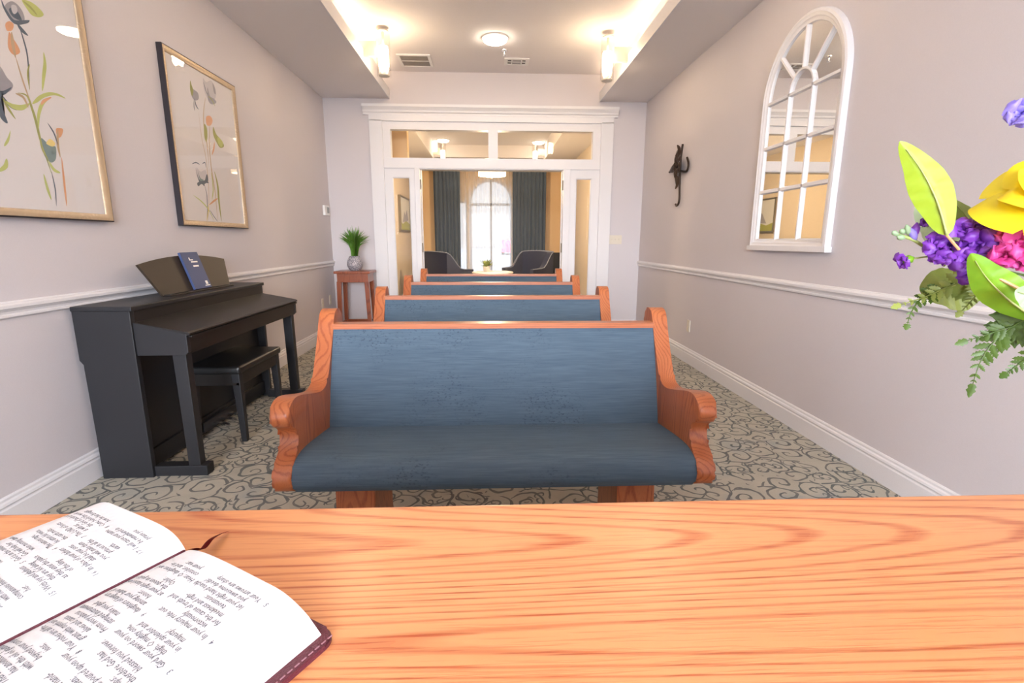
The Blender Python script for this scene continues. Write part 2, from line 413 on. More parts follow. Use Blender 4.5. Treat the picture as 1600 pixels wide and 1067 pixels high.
struct('cove_strip_right', quick(box, SR+.03, SR+.06, YN+.2, YB-.25, ZC+.05, ZC+.06), M_STRIP)
bm = B(); box(bm, SL-.002, SL+.014, YN, YB, ZC-.004, ZC+.115, .003); struct('trim_3', bm, M_TRIM)
bm = B(); box(bm, SR-.014, SR+.002, YN, YB, ZC-.004, ZC+.115, .003); struct('trim_4', bm, M_TRIM)
# baseboards and chair rails
BP = [(0, 0), (.018, 0), (.018, .098), (.014, .104), (.014, .110), (.019, .116), (.016, .126), (.009, .132), (.009, .142), (.004, .149), (0, .149)]
RP = [(0, .876), (.010, .876), (.015, .881), (.015, .889), (.010, .894), (.012, .903), (.020, .912), (.027, .918), (.027, .930), (.020, .937), (.012, .939), (.010, .9455), (0, .9455)]
def molding(prof, x, s, y0, y1):
    return quick(prism, [(x+s*a, z) for a, z in prof], y0, y1, 'y')
struct('baseboard_left', molding(BP, XL, 1, YN, YB), M_TRIM)
struct('baseboard_right', molding(BP, XR, -1, YN, YB), M_TRIM)
struct('trim_5', molding(RP, XL, 1, YN, YB), M_TRIM)
struct('trim_6', molding(RP, XR, -1, YN, YB), M_TRIM)
bm = B(); prism(bm, [(YB-a, z) for a, z in BP], XL+.018, -1.476, 'x'); struct('baseboard_back_left', bm, M_TRIM)
bm = B(); prism(bm, [(YB-a, z) for a, z in BP], 1.576, XR-.018, 'x'); struct('baseboard_back_right', bm, M_TRIM)

# ------------------------------------------------------------------ door unit with transom and sidelights
door = bpy.data.objects.new('door_1', None); COL.objects.link(door); door['kind'] = 'structure'; door.location = (.05, YB, 0)
DO = Vector((-.05, -YB, 0))
def dpart(name, bm, mat, smooth=False):
    bmesh.ops.translate(bm, verts=bm.verts, vec=DO); return obj(name, bm, mat, door, smooth)
OX0, OX1 = -.872, .953                        # clear opening
GL = (-1.222, -1.0); GR = (1.118, 1.318)
bm = B()
yf = YB-.03
box(bm, -1.475, -1.315, yf, YB+WT+.02, 0, 2.66, .004); box(bm, 1.418, 1.575, yf, YB+WT+.02, 0, 2.66, .004)
box(bm, -1.475, 1.575, yf, YB+WT+.02, 2.645, 2.735, .004)
dpart('casing', bm, M_TRIM)
bm = B()
cp_ = [(YB, 2.715), (YB-.035, 2.715), (YB-.035, 2.735), (YB-.05, 2.745), (YB-.055, 2.765), (YB-.075, 2.79), (YB-.085, 2.80), (YB-.085, 2.83), (YB, 2.83)]
prism(bm, cp_, -1.54, 1.622, 'x'); dpart('cornice', bm, M_TRIM)
bm = B(); y0, y1 = YB-.004, YB+.10
box(bm, -1.315, GL[0], y0, y1, 2.216, 2.552); box(bm, 1.318, 1.418, y0, y1, 2.216, 2.552)
box(bm, -1.315, 1.418, y0, y1, 2.552, 2.645); box(bm, -.005, .115, y0, y1, 2.216, 2.552)
box(bm, -1.315, 1.418, y0-.012, y1, 2.093, 2.216, .003)
dpart('transom_frame', bm, M_TRIM)
for a, b in ((GL[0], -.005), (.115, 1.318)):
    dpart('transom_glass', quick(box, a, b, YB+.04, YB+.046, 2.216, 2.552), M_GLASS)
for s, (x0, x1, g0, g1) in enumerate(((-1.315, -.94, *GL), (1.04, 1.418, *GR))):
    bm = B(); box(bm, x0, g0, y0+.004, y1, 0, 2.093); box(bm, g1, x1, y0+.004, y1, 0, 2.093)
    box(bm, g0, g1, y0+.004, y1, 1.985, 2.093); box(bm, g0, g1, y0+.004, y1, 0, .26)
    # slim glazing bead
    loop_sweep(bm, [(g0, .26), (g1, .26), (g1, 1.985), (g0, 1.985)], [(0, 0), (.012, 0), (.012, -.02), (0, -.026)], lambda u, v, h: (u, YB+.03+h, v))
    sp_ = dpart('sidelight', bm, M_TRIM)
    gb = quick(box, g0, g1, YB+.04, YB+.046, .26, 1.985, 0); bmesh.ops.translate(gb, verts=gb.verts, vec=DO)
    obj('sidelight_glass', gb, M_GLASS, sp_)
bm = B()
for x0, x1 in ((-.94, OX0), (OX1, 1.04)):
    box(bm, x0, x1, YB-.02, YB+WT+.02, 0, 2.093, .004)
box(bm, OX0, OX1, YB+.0, YB+WT+.02, 2.083, 2.10)
# door stop strips
box(bm, OX0, OX0+.012, YB+.06, YB+.1, 0, 2.083); box(bm, OX1-.012, OX1, YB+.06, YB+.1, 0, 2.083)
dpart('jamb', bm, M_TRIM)
for x, s in ((OX0, 1), (OX1, -1)):
    for z in (1.90, 1.11, .3):
        bm = B(); box(bm, min(x, x+s*.004), max(x, x+s*.004), YB+.005, YB+.055, z-.06, z+.06)
        tube(bm, [(x+s*.006, YB-.0, z-.06), (x+s*.006, YB-.0, z+.06)], .007, 8)
        dpart('hinge', bm, M_BRASS)

# ------------------------------------------------------------------ lounge shell
bm = B(); box(bm, LXL-WT, LXL, YB+WT, LYB, 0, ZT+.1); struct('wall_lounge_left', bm, M_LSIDE)
bm = B(); box(bm, LXR, LXR+WT, YB+WT, LYB, 0, ZT+.1); struct('wall_lounge_right', bm, M_LSIDE)
# far wall with a palladian window opening
WX, WR = .043, .495; ZS = 2.08; ZB = .28
SWL = (-.72, -.51); SWR = (.60, .81)
bm = B()
def holed_wall(bm, y0, y1):
    # vertical strips: left, side window, pier, arch window, pier, side window, right
    box(bm, LXL-WT, SWL[0], y0, y1, 0, ZT+.1); box(bm, SWR[1], LXR+WT, y0, y1, 0, ZT+.1)
    for a, b in (SWL, SWR): box(bm, a, b, y0, y1, 0, ZB); box(bm, a, b, y0, y1, ZS, ZT+.1)
    box(bm, SWL[1], WX-WR, y0, y1, 0, ZT+.1); box(bm, WX+WR, SWR[0], y0, y1, 0, ZT+.1)
    box(bm, WX-WR, WX+WR, y0, y1, 0, ZB)
    n = 20; arc = [(WX+WR*math.cos(PI*k/n), ZS+WR*math.sin(PI*k/n)) for k in range(n+1)]
    for (xa, za), (xb, zb) in zip(arc, arc[1:]):
        prism(bm, [(xb, zb), (xa, za), (xa, ZT+.1), (xb, ZT+.1)], y0, y1, 'y')
holed_wall(bm, LYB, LYB+WT); struct('wall_lounge_far', bm, M_LWALL)
win = bpy.data.objects.new('window_1', None); COL.objects.link(win); win['kind'] = 'structure'; win.location = (WX, LYB, ZB)
def wpart(name, bm, mat):
    bmesh.ops.translate(bm, verts=bm.verts, vec=(-WX, -LYB, -ZB)); return obj(name, bm, mat, win)
bm = B(); n = 24
arcp = [(WX+WR*math.cos(PI*k/n), ZS+WR*math.sin(PI*k/n)) for k in range(n+1)]
path = [(WX-WR, ZB), (WX+WR, ZB)] + arcp
loop_sweep(bm, path, [(0, 0), (.045, 0), (.045, .06), (0, .06)], lambda u, v, h: (u, LYB+.02+h, v))
box(bm, WX-WR, WX+WR, LYB+.03, LYB+.07, ZS-.09, ZS-.03)
box(bm, WX-.028, WX+.028, LYB+.03, LYB+.07, ZB, ZS+WR-.02)
for a, b in (SWL, SWR):
    loop_sweep(bm, [(a, ZB), (b, ZB), (b, ZS), (a, ZS)], [(0, 0), (.03, 0), (.03, .06), (0, .06)], lambda u, v, h: (u, LYB+.02+h, v))
wpart('window_frame', bm, simple('window_grey', (.36, .37, .39), .5))
bm = B(); prism(bm, [(x, z) for x, z in path], LYB+.048, LYB+.052, 'y')
for a, b in (SWL, SWR): box(bm, a, b, LYB+.048, LYB+.052, ZB, ZS)
wpart('window_pane', bm, M_GLASS)
bm = B(); LT = 11.45
box(bm, LSL, LSR, YB+WT, LT, ZT, ZT+.1); struct('ceiling_lounge', bm, M_CEIL)
bm = B(); box(bm, LXL-WT, LSL, YB+WT, LYB+WT, ZC, ZT+.1); box(bm, LSR, LXR+WT, YB+WT, LYB+WT, ZC, ZT+.1); box(bm, LSL, LSR, LT, LYB+WT, ZC+.06, ZT+.1)
struct('trim_7', bm, M_CEIL)
bm = B(); box(bm, LXL-.02, -1.12, 7.35, 7.5, 2.32, ZC); struct('trim_8', bm, M_LWALL)
struct('baseboard_lounge_left', molding(BP, LXL, 1, YB+WT+.02, LYB), M_TRIM)
struct('baseboard_lounge_right', molding(BP, LXR, -1, YB+WT+.02, LYB), M_TRIM)

# ------------------------------------------------------------------ lamps
def make_sconce(label, loc, side, lamp=None):
    """glass cylinder held off the soffit face by a square block; side = direction from the cylinder to the wall"""
    t = thing('wall_sconce', label, 'lamp', loc, 'glass sconces along the cove')
    obj('mounting_block', quick(box, *sorted((side*.284, side*.055)), -.02, .02, -.03, .105, .004), M_CREAM, t)
    bm = B(); lathe(bm, [(.064, -.21), (.067, -.21), (.067, .215), (.064, .215), (.064, -.21)], n=32); obj('glass_tube', bm, M_TUBE, t, True)
    bm = B(); lathe(bm, [(0, -.205), (.05, -.205), (.054, -.20), (.054, -.195), (.02, -.192), (.02, -.14), (0, -.14)], n=24); obj('base_cap', bm, M_CREAM, t, True)
    bm = B(); lathe(bm, [(0, -.14), (.035, -.14), (.048, -.11), (.05, .03), (.044, .06), (0, .065)], n=24); obj('diffuser', bm, lamp or M_LAMP, t, True)
    bm = B(); lathe(bm, [(0, .065), (.012, .065), (.012, .19), (.055, .192), (.055, .2), (0, .2)], n=16); obj('finial', bm, M_CREAM, t, True)
    return t
sl = make_sconce('glass cylinder sconce on the left soffit, left of the ceiling vent', (-1.02, 5.4, 2.985), -1)
sr = make_sconce('glass cylinder sconce on the right soffit above the door corner', (1.185, 5.4, 2.975), 1)
dup(sl, (-1.02, 3.35, 2.985), 'glass cylinder sconce on the left soffit, second from the door wall')
dup(sr, (1.185, 3.35, 2.975), 'glass cylinder sconce on the right soffit, second from the door wall')
dup(sl, (-1.02, 1.3, 2.985), 'glass cylinder sconce on the left soffit, third from the door wall')
dup(sr, (1.185, 1.3, 2.975), 'glass cylinder sconce on the right soffit, third from the door wall')
M_LAMP2 = emit('lounge_lamp_diffuser', (1, .80, .55), 6)
make_sconce('small lit sconce at the left end of the lounge ceiling', (-.965, 11.2, 3.0), -1, M_LAMP2)
make_sconce('small lit sconce at the right end of the lounge ceiling', (.985, 11.2, 3.0), 1, M_LAMP2)
def make_flush(label, loc):
    t = thing('ceiling_light', label, 'lamp', loc, 'round flush ceiling lights')
    bm = B(); lathe(bm, [(0, 0), (.135, 0), (.135, -.012), (.118, -.018), (.118, -.01), (0, -.01)]); obj('rim', bm, M_WHITE, t, True)
    bm = B(); lathe(bm, [(.117, -.012), (.117, -.03), (.10, -.042), (0, -.048), (0, -.012)]); obj('diffuser', bm, M_FLUSH, t, True)
    return t
fl = make_flush('round flush ceiling light in the middle of the tray ceiling', (.07, 5.6, ZT))
dup(fl, (.07, -.7, ZT), 'added unseen fill light on the ceiling behind the camera')  # extra lamp added out of view to even out the window light
dup(fl, (.05, 7.1, ZT), 'added unseen light inside the lounge door, brightening the bulkhead')  # extra lamp added out of view to brighten the lounge bulkhead
M_FLUSH2 = emit('lounge_flush_diffuser', (1, .84, .64), 14)
def dim(o):
    for c in o.children:
        if c.name.startswith('diffuser'): c.data = c.data.copy(); c.data.materials[0] = M_FLUSH2
dim(dup(fl, (-.93, 10.9, ZT), 'round flush ceiling light seen through the left transom pane'))
dim(dup(fl, (1.03, 11.0, ZT), 'round flush ceiling light seen through the right transom pane'))
# ------------------------------------------------------------------ ceiling fittings
t = thing('air_vent', 'square white return air vent by the left sconce', 'vent', (-.83, 6.29, ZT))
bm = B(); loop_sweep(bm, [(-.185, -.195), (.185, -.195), (.185, .195), (-.185, .195)], [(0, 0), (0, -.012), (.03, -.014), (.035, 0)], lambda u, v, h: (u, v, h)); box(bm, -.16, .16, -.008, .008, -.012, -.002); obj('vent_frame', bm, M_WHITE, t)
obj('backing', quick(box, -.16, .16, -.17, .17, -.003, -.0005), M_GREYDARK, t)
bm = B()
for k in range(22):
    y = -.155+k*.0148
    if abs(y) > .012: hexa(bm, [(-.155, y, -.011), (.155, y, -.011), (.155, y+.003, -.011), (-.155, y+.003, -.011)], [(-.155, y+.006, -.003), (.155, y+.006, -.003), (.155, y+.009, -.003), (-.155, y+.009, -.003)])
obj('grille', bm, simple('vent_slat', (.45, .42, .40), .5), t)
t = thing('supply_register', 'small white supply register right of the ceiling light', 'vent', (.325, 6.27, ZT))
bm = B(); loop_sweep(bm, [(-.14, -.11), (.14, -.11), (.14, .11), (-.14, .11)], [(0, 0), (0, -.01), (.035, -.012), (.04, 0)], lambda u, v, h: (u, v, h))
box(bm, -.062, -.048, -.08, .08, -.010, -.002); box(bm, .048, .062, -.08, .08, -.010, -.002); box(bm, -.11, .11, -.006, .006, -.010, -.002); obj('register_frame', bm, M_WHITE, t)
obj('backing', quick(box, -.11, .11, -.08, .08, -.003, -.0005), M_GREYDARK, t)
bm = B()
for k in range(6): box(bm, -.048, .048, -.072+k*.027, -.067+k*.027, -.009, -.003)
obj('grille', bm, simple('register_slat', (.42, .40, .39), .5), t)
t = thing('fire_sprinkler', 'small sprinkler head beside the ceiling light', 'sprinkler', (.175, 5.93, ZT))
bm = B(); lathe(bm, [(0, 0), (.035, 0), (.033, -.008), (.012, -.012), (.010, -.035), (.004, -.05), (.018, -.052), (.018, -.056), (0, -.056)], n=20); obj('sprinkler_body', bm, M_CHROME, t, True)

# ------------------------------------------------------------------ framed prints
INK = {'grey': simple('wash_grey', (.34, .33, .36), .9), 'slate': simple('wash_slate', (.10, .13, .17), .9), 'pale': simple('wash_pale', (.58, .56, .58), .9),
       'teal': simple('wash_teal', (.19, .27, .27), .9), 'olive': simple('wash_olive', (.36, .37, .12), .9), 'lime': simple('wash_lime', (.50, .55, .18), .9),
       'peach': simple('wash_peach', (.70, .36, .20), .9), 'tan': simple('wash_tan', (.52, .38, .24), .9), 'yellow': simple('wash_yellow', (.75, .60, .22), .9)}
IK = list(INK)
def art_mesh(shapes, X, org):
    """flat washes of colour on the print: blobs and tapering strokes"""
    bm = B(); lay = [0]
    def P(px, py):
        v = atx(px, py, X); return v
    for kind, col, pts, w in shapes:
        lay[0] += 1; X2 = .0003+lay[0]*.00002; mi = IK.index(col)
        q = [P(*p) for p in pts]
        if kind == 's':                       # stroke, half width w (m) tapering at both ends
            c = crom([(v.y, v.z) for v in q], 6); n = len(c)
            rows = []
            for i, p in enumerate(c):
                tt = (c[min(i+1, n-1)]-c[max(i-1, 0)]); tt.normalize(); nn = Vector((-tt.y, tt.x)); ww = w*max(.12, math.sin(PI*(i+.4)/(n-.2)))**.8
                rows.append([bm.verts.new((X2, *(p+nn*ww))), bm.verts.new((X2, *(p-nn*ww)))])
            for a, b in zip(rows, rows[1:]): bm.faces.new([a[0], b[0], b[1], a[1]]).material_index = mi
        else:                                 # blob outline
            c = crom([(v.y, v.z) for v in q], 5, True)
            f = bm.faces.new([bm.verts.new((X2, *p)) for p in c]); f.material_index = mi
    bmesh.ops.triangulate(bm, faces=[f for f in bm.faces if len(f.verts) > 4])
    bmesh.ops.translate(bm, verts=bm.verts, vec=(0, -org[1], -org[2]))
    return bm
XP = XL+.02
art_small = [
 ('b', 'pale', [(317, 122), (322, 128), (330, 126), (336, 138), (337, 152), (330, 158), (322, 150), (318, 136)], 0),
 ('b', 'grey', [(324, 136), (328, 150), (334, 154), (338, 160), (331, 163), (325, 156)], 0),
 ('b', 'grey', [(332, 130), (336, 138), (337, 147), (334, 144)], 0), ('s', 'slate', [(318, 128), (321, 140), (325, 150)], .004),
 ('b', 'grey', [(297, 127), (301, 138), (309, 145), (310, 155), (303, 156), (298, 145)], 0), ('b', 'olive', [(297, 126), (299, 132), (302, 142), (300, 150), (297, 140)], 0),
 ('s', 'slate', [(304, 154), (306, 164), (310, 171)], .006), ('s', 'slate', [(303, 156), (303, 166), (304, 173)], .004),
 ('s', 'tan', [(321, 152), (318, 175), (319, 200), (324, 230), (326, 262)], .006), ('s', 'olive', [(325, 150), (331, 156), (336, 166)], .005),
 ('b', 'peach', [(322, 183), (328, 181), (332, 188), (329, 196), (323, 195)], 0), ('b', 'olive', [(319, 194), (323, 200), (324, 214), (322, 222), (319, 212)], 0),
 ('b', 'olive', [(333, 198), (338, 210), (345, 218), (350, 228), (344, 231), (338, 222), (333, 210)], 0), ('b', 'lime', [(340, 214), (348, 222), (346, 230), (341, 224)], 0),
 ('s', 'peach', [(335, 222), (334, 232), (331, 242)], .008), ('s', 'tan', [(328, 190), (327, 225), (330, 262), (336, 300), (340, 345)], .006),
 ('s', 'tan', [(310, 175), (315, 215), (322, 250), (326, 300), (325, 346)], .003), ('s', 'olive', [(335, 268), (340, 290), (342, 315), (346, 346)], .012),
 ('b', 'pale', [(307, 262), (313, 268), (321, 266), (323, 276), (320, 283), (312, 283), (307, 274)], 0),
 ('b', 'slate', [(305, 262), (308, 272), (312, 281), (319, 283), (323, 272), (325, 282), (318, 288), (311, 284)], 0), ('b', 'teal', [(309, 268), (313, 278), (318, 281), (313, 283)], 0),
 ('b', 'slate', [(308, 286), (314, 283), (322, 282), (326, 286), (320, 286), (319, 291), (315, 287), (310, 291)], 0),
 ('s', 'slate', [(300, 256), (306, 254), (312, 257)], .004), ('s', 'slate', [(316, 256), (320, 254), (322, 262)], .004),
 ('s', 'slate', [(319, 288), (323, 305), (324, 330), (323, 346)], .004), ('s', 'lime', [(302, 305), (315, 315), (326, 328), (334, 344)], .005),
 ('s', 'peach', [(327, 320), (334, 314), (340, 310)], .007), ('s', 'yellow', [(326, 318), (325, 332), (323, 345)], .006), ('s', 'slate', [(328, 328), (334, 338), (340, 346)], .003),
 ('s', 'lime', [(330, 270), (333, 295), (331, 312)], .006)]
art_big = [
 ('b', 'grey', [(8, 8), (18, 2), (28, 8), (36, 20), (38, 32), (28, 35), (16, 30), (10, 20)], 0), ('b', 'slate', [(14, 14), (22, 12), (30, 22), (34, 32), (26, 30), (18, 24)], 0),
 ('b', 'pale', [(18, 8), (25, 9), (27, 18), (22, 22), (18, 16)], 0), ('s', 'slate', [(2, 0), (8, 15), (22, 34), (40, 34), (46, 32)], .008),
 ('b', 'slate', [(26, 35), (33, 42), (40, 50), (44, 56), (36, 52), (29, 44)], 0), ('s', 'slate', [(28, 36), (36, 60), (43, 90), (46, 140)], .004),
 ('b', 'lime', [(34, 0), (46, 2), (58, 10), (68, 22), (62, 27), (50, 24), (42, 14)], 0), ('s', 'olive', [(36, 2), (48, 12), (58, 24)], .006),
 ('b', 'peach', [(8, 38), (14, 33), (21, 38), (19, 47), (11, 48)], 0), ('b', 'peach', [(14, 50), (19, 58), (28, 72), (31, 82), (22, 86), (14, 78), (12, 66)], 0), ('s', 'tan', [(18, 50), (20, 70), (24, 90)], .008),
 ('s', 'tan', [(24, 88), (32, 115), (42, 145), (50, 165)], .004), ('s', 'lime', [(68, 82), (70, 100), (68, 120), (66, 142)], .009),
 ('b', 'grey', [(-14, 100), (0, 104), (10, 120), (20, 132), (16, 142), (4, 146), (-14, 150)], 0), ('b', 'slate', [(-14, 140), (4, 142), (18, 136), (10, 146), (2, 152), (4, 170), (12, 192), (2, 186), (-8, 165)], 0),
 ('s', 'slate', [(4, 150), (14, 164), (26, 172)], .006), ('s', 'lime', [(8, 158), (20, 166), (34, 168), (46, 162)], .011), ('s', 'olive', [(4, 152), (12, 168), (24, 186)], .006),
 ('b', 'lime', [(50, 162), (60, 150), (76, 144), (92, 147), (102, 154), (86, 149), (70, 152), (58, 160)], 0),
 ('s', 'olive', [(28, 145), (42, 150), (50, 170), (56, 190), (62, 215), (70, 240), (80, 270)], .007), ('s', 'lime', [(78, 152), (66, 162), (60, 180), (60, 200)], .008), ('s', 'peach', [(80, 152), (68, 158), (64, 164)], .006),
 ('s', 'tan', [(24, 146), (36, 152), (44, 168)], .006),
 ('b', 'teal', [(64, 216), (72, 222), (80, 228), (87, 230), (87, 248), (80, 254), (72, 248), (66, 234)], 0), ('b', 'yellow', [(72, 224), (78, 217), (86, 224), (82, 229)], 0),
 ('s', 'olive', [(62, 212), (66, 232), (76, 252)], .006), ('b', 'peach', [(87, 202), (92, 200), (98, 202), (96, 212), (90, 215)], 0), ('s', 'tan', [(90, 202), (90, 225), (94, 246)], .007), ('s', 'slate', [(74, 192), (84, 208), (90, 226)], .004),
 ('s', 'peach', [(96, 246), (100, 285), (104, 322)], .006), ('s', 'lime', [(76, 252), (84, 265), (94, 270)], .008), ('s', 'slate', [(80, 268), (86, 295), (88, 322)], .003), ('s', 'lime', [(68, 272), (74, 295), (80, 312)], .007),
 ('b', 'lime', [(6, 226), (12, 214), (16, 204), (14, 220), (8, 228)], 0), ('s', 'lime', [(-4, 268), (8, 260), (10, 248)], .009), ('s', 'olive', [(46, 140), (43, 115), (46, 100)], .004)]
def framed_print(label, y0, shapes):
    W_, H_ = .907, 1.09; z0 = 1.292
    t = thing('framed_print', label, 'picture', (XP, y0+W_/2, z0), 'framed flower prints on the left wall')
    pth = [(-W_/2, 0), (W_/2, 0), (W_/2, H_), (-W_/2, H_)]
    mp = lambda u, v, h: (-.02+h, u, v)
    bm = B(); loop_sweep(bm, pth, [(0, .001), (0, .034), (.006, .036), (.006, .001)], mp); obj('frame_edge', bm, M_FRAMEBLK, t)
    bm = B(); loop_sweep(bm, pth, [(.006, .002), (.006, .036), (.018, .038), (.034, .030), (.038, .022), (.038, .002)], mp); obj('frame', bm, M_GOLD, t, True)
    obj('print', quick(box, -.012, 0, -W_/2+.03, W_/2-.03, .03, H_-.03), M_PRINT, t)
    bm = art_mesh(shapes, XP, (XP, y0+W_/2, z0)); obj('flower_painting', bm, [INK[k] for k in IK], t)
    obj('glass_pane', quick(box, .0035, .0055, -W_/2+.034, W_/2-.034, .034, H_-.034), M_GLASS, t)
framed_print('flower print in dark edged gilt frame above the far end of the piano', 3.447, art_small)
framed_print('large flower print in gilt frame, nearest on the left wall', 1.926, art_big)

# ------------------------------------------------------------------ arched mirror
MY, MZ0, MHW, MSP = 3.333, 1.15, .439, 2.139
t = thing('arched_mirror', 'white arched window-pane mirror on the right wall', 'mirror', (XR, MY, MZ0))
mmp = lambda u, v, h: (-h, u, v)
def arch(hw, z0, zs, n=28): return [(-hw, z0), (hw, z0)] + [(hw*math.cos(PI*k/n), zs+hw*math.sin(PI*k/n)) for k in range(n+1)]
zs = MSP-MZ0
bm = B(); loop_sweep(bm, arch(MHW, 0, zs), [(0, 0), (0, .024), (.006, .032), (.022, .036), (.030, .030), (.042, .030), (.050, .022), (.066, .020), (.070, .012), (.070, 0)], mmp); obj('mirror_frame', bm, M_TRIM, t, True)
bm = B(); prism(bm, [(-MHW-.012, -.012), (MHW+.012, -.012), (MHW+.012, .02), (-MHW-.012, .02)], -.042, 0, 'x'); obj('sill', bm, M_TRIM, t)
bm = B(); prism(bm, arch(MHW-.06, .05, zs), -.008, -.004, 'x'); obj('mirror_glass', bm, M_MIRROR, t)
bm = B(); iw = MHW-.068; bw = .011; rr = iw/3
def bar2(p, q, w=bw):
    p, q = Vector(p), Vector(q); d = (q-p).normalized(); nn = Vector((-d.y, d.x))*w
    a = [mmp(*v, .008) for v in (p-nn, q-nn, q+nn, p+nn)]; b = [mmp(*v, .024) for v in (p-nn*.55, q-nn*.55, q+nn*.55, p+nn*.55)]
    hexa(bm, a, b)
for s in (-1, 1): bar2((s*rr, .06), (s*rr, zs))
for z in (zs-.86*.345*2, zs-.86*.345, zs): bar2((-iw, z), (iw, z), .016)
n = 14; arcs = [(rr*math.cos(PI*k/n), zs+rr*math.sin(PI*k/n)) for k in range(n+1)]
for a, b in zip(arcs, arcs[1:]): bar2(a, b)
for ang in (PI/4, PI/2, 3*PI/4): bar2((rr*math.cos(ang), zs+rr*math.sin(ang)), (iw*math.cos(ang), zs+iw*math.sin(ang)))
obj('muntins', bm, M_TRIM, t)

# ------------------------------------------------------------------ iron cross
t = thing('wall_cross', 'dark iron cross with a flower, on the right wall', 'cross', (XR, 5.36, 1.87))
def cx(px, py, off=.022):
    v = atx(px, py, XR-off); return Vector((v.x-XR, v.y-5.36, v.z-1.87))
bm = B()
tube(bm, crom([cx(1066.8, 225), cx(1064, 246), cx(1062.7, 267), cx(1061.9, 290), cx(1061.6, 309), cx(1060, 318), cx(1057, 321.5), cx(1055.5, 319)], 5), .011, 8); obj('upright', bm, M_IRON, t, True)
bm = B(); tube(bm, crom([cx(1046, 269), cx(1056, 266), cx(1064, 267.5), cx(1072, 267.8), cx(1075, 262), cx(1075.5, 254), cx(1073.5, 246)], 5), .011, 8); obj('crossbar', bm, M_IRON, t, True)
bm = B()
for c, off in ((crom([cx(1057.5, 227, .03), cx(1059, 236, .03), cx(1055, 243, .03), cx(1056, 252, .03)], 6), 0), (crom([cx(1055, 268, .03), cx(1054, 278, .03), cx(1056, 286, .03), cx(1054.5, 295, .03)], 6), 1)):
    bm = B(); n = len(c); ribbon(bm, c, [.045*math.sin(PI*(i+.3)/n)+.004 for i in range(n)], (0, 1, 0), .4)
    obj('scroll_leaf', bm, M_IRON, t, True)
bm = B(); c0 = cx(1060.5, 259, .04)
for k in range(9):
    a = 2*PI*k/9+.3; R = .125 if k % 2 else .10
    tip = c0+Vector((-.02, math.cos(a)*R, math.sin(a)*R)); mid = c0+Vector((-.035, math.cos(a)*R*.55, math.sin(a)*R*.55))
    ribbon(bm, crom([c0, mid, tip], 4), [.012, .022, .03, .033, .034, .030, .022, .012, .003], (0, -math.sin(a), math.cos(a)), .3)
bmesh.ops.create_uvsphere(bm, u_segments=12, v_segments=8, radius=.026, matrix=Matrix.Translation(c0+Vector((-.02, 0, 0))))
c1 = cx(1046, 267, .04)
ribbon(bm, crom([c0, (c0+c1)/2+Vector((-.02, 0, 0)), c1], 4), [.02, .03, .035, .04, .042, .038, .03, .018, .003], (0, 0, 1), .3)
obj('flower', bm, M_IRON, t, True)

# ------------------------------------------------------------------ wall plates
def plate_thing(name, label, cat, loc, rz, hw, hh, mat, kind, group=None):
    t = thing(name, label, cat, loc, group, (0, 0, rz))     # local -Y faces the room
    obj('cover_plate', quick(box, -hw, hw, -.007, 0, -hh, hh, .002), mat, t)
    bm = B()
    if kind == 'outlet':
        for s in (-1, 1): box(bm, -.017, .017, -.010, -.004, s*.022-.014, s*.022+.014, .002)
        obj('socket', bm, mat, t)
    elif kind == 'switch':
        for s in (-1, 0, 1):
            b2 = B(); box(b2, s*.046-.006, s*.046+.006, -.016, -.004, -.002, .014, .002); obj('toggle', b2, mat, t)
        bm.free()
    return t
plate_thing('wall_outlet', 'cream outlet low on the right wall behind the nearest pew', 'outlet', (XR, 4.87, .37), -PI/2, .036, .058, M_CREAM, 'outlet')
plate_thing('wall_outlet', 'outlet low on the left wall, left one of the pair by the plant table', 'outlet', (XL, 6.15, .45), PI/2, .036, .058, M_CREAM, 'outlet')
plate_thing('wall_outlet', 'outlet low on the left wall, right one of the pair beside the corner', 'outlet', (XL, 6.45, .46), PI/2, .036, .058, M_CREAM, 'outlet')
plate_thing('light_switch', 'cream triple light switch right of the door surround', 'switch', (1.66, YB, 1.217), 0, .083, .058, M_CREAM, 'switch')
t = thing('thermostat', 'white wall thermostat on the left wall near the corner', 'thermostat', (XL-.002, 6.5, 1.56), None, (0, 0, PI/2))
obj('housing', quick(box, -.09, .09, -.03, 0, -.06, .06, .006), M_WHITE, t)
obj('display', quick(box, -.01, .06, -.033, -.028, -.03, .04), M_SCREEN, t)

# ------------------------------------------------------------------ digital piano  (x: wall -> room, y: along the wall)
PX, PY0, PY1 = XL+.022, 2.475, 3.92
t = piano = thing('digital_piano', 'black upright digital piano against the left wall', 'piano', (PX, PY0, 0)); Ln = PY1-PY0
D1, D2 = .27, .515
for y0, y1 in ((0, .03), (Ln-.03, Ln)):
    obj('side_panel', quick(prism, [(.02, 0), (D1, 0), (D1, .862), (0, .862), (0, .62), (.02, .60)], y0, y1, 'y', .003), M_BLACK, t)
obj('top_lid', quick(box, -.002, D1+.012, -.004, Ln+.004, .862, .885, .004), M_BLACK, t)
obj('upper_fascia', quick(box, D1-.02, D1, .03, Ln-.03, .78, .864, .002), M_BLACK2, t)
obj('back_board', quick(box, .02, .04, .03, Ln-.03, .10, .86), M_BLACK, t)
for y0, y1 in ((.0, .028), (Ln-.028, Ln)):
    obj('key_block', quick(prism, [(D1-.01, .64), (D2-.015, .64), (D2, .655), (D2, .748), (D1-.01, .806)], y0+.012 if y0 == 0 else y0-.012, y1+.012 if y0 == 0 else y1-.012, 'y', .003), M_BLACK, t)
obj('key_lid', quick(prism, [(D1-.005, .806), (D1-.005, .792), (D2+.002, .738), (D2+.014, .742), (D2+.014, .750), (D2+.004, .757)], .014, Ln-.014, 'y', .002), M_BLACK2, t)
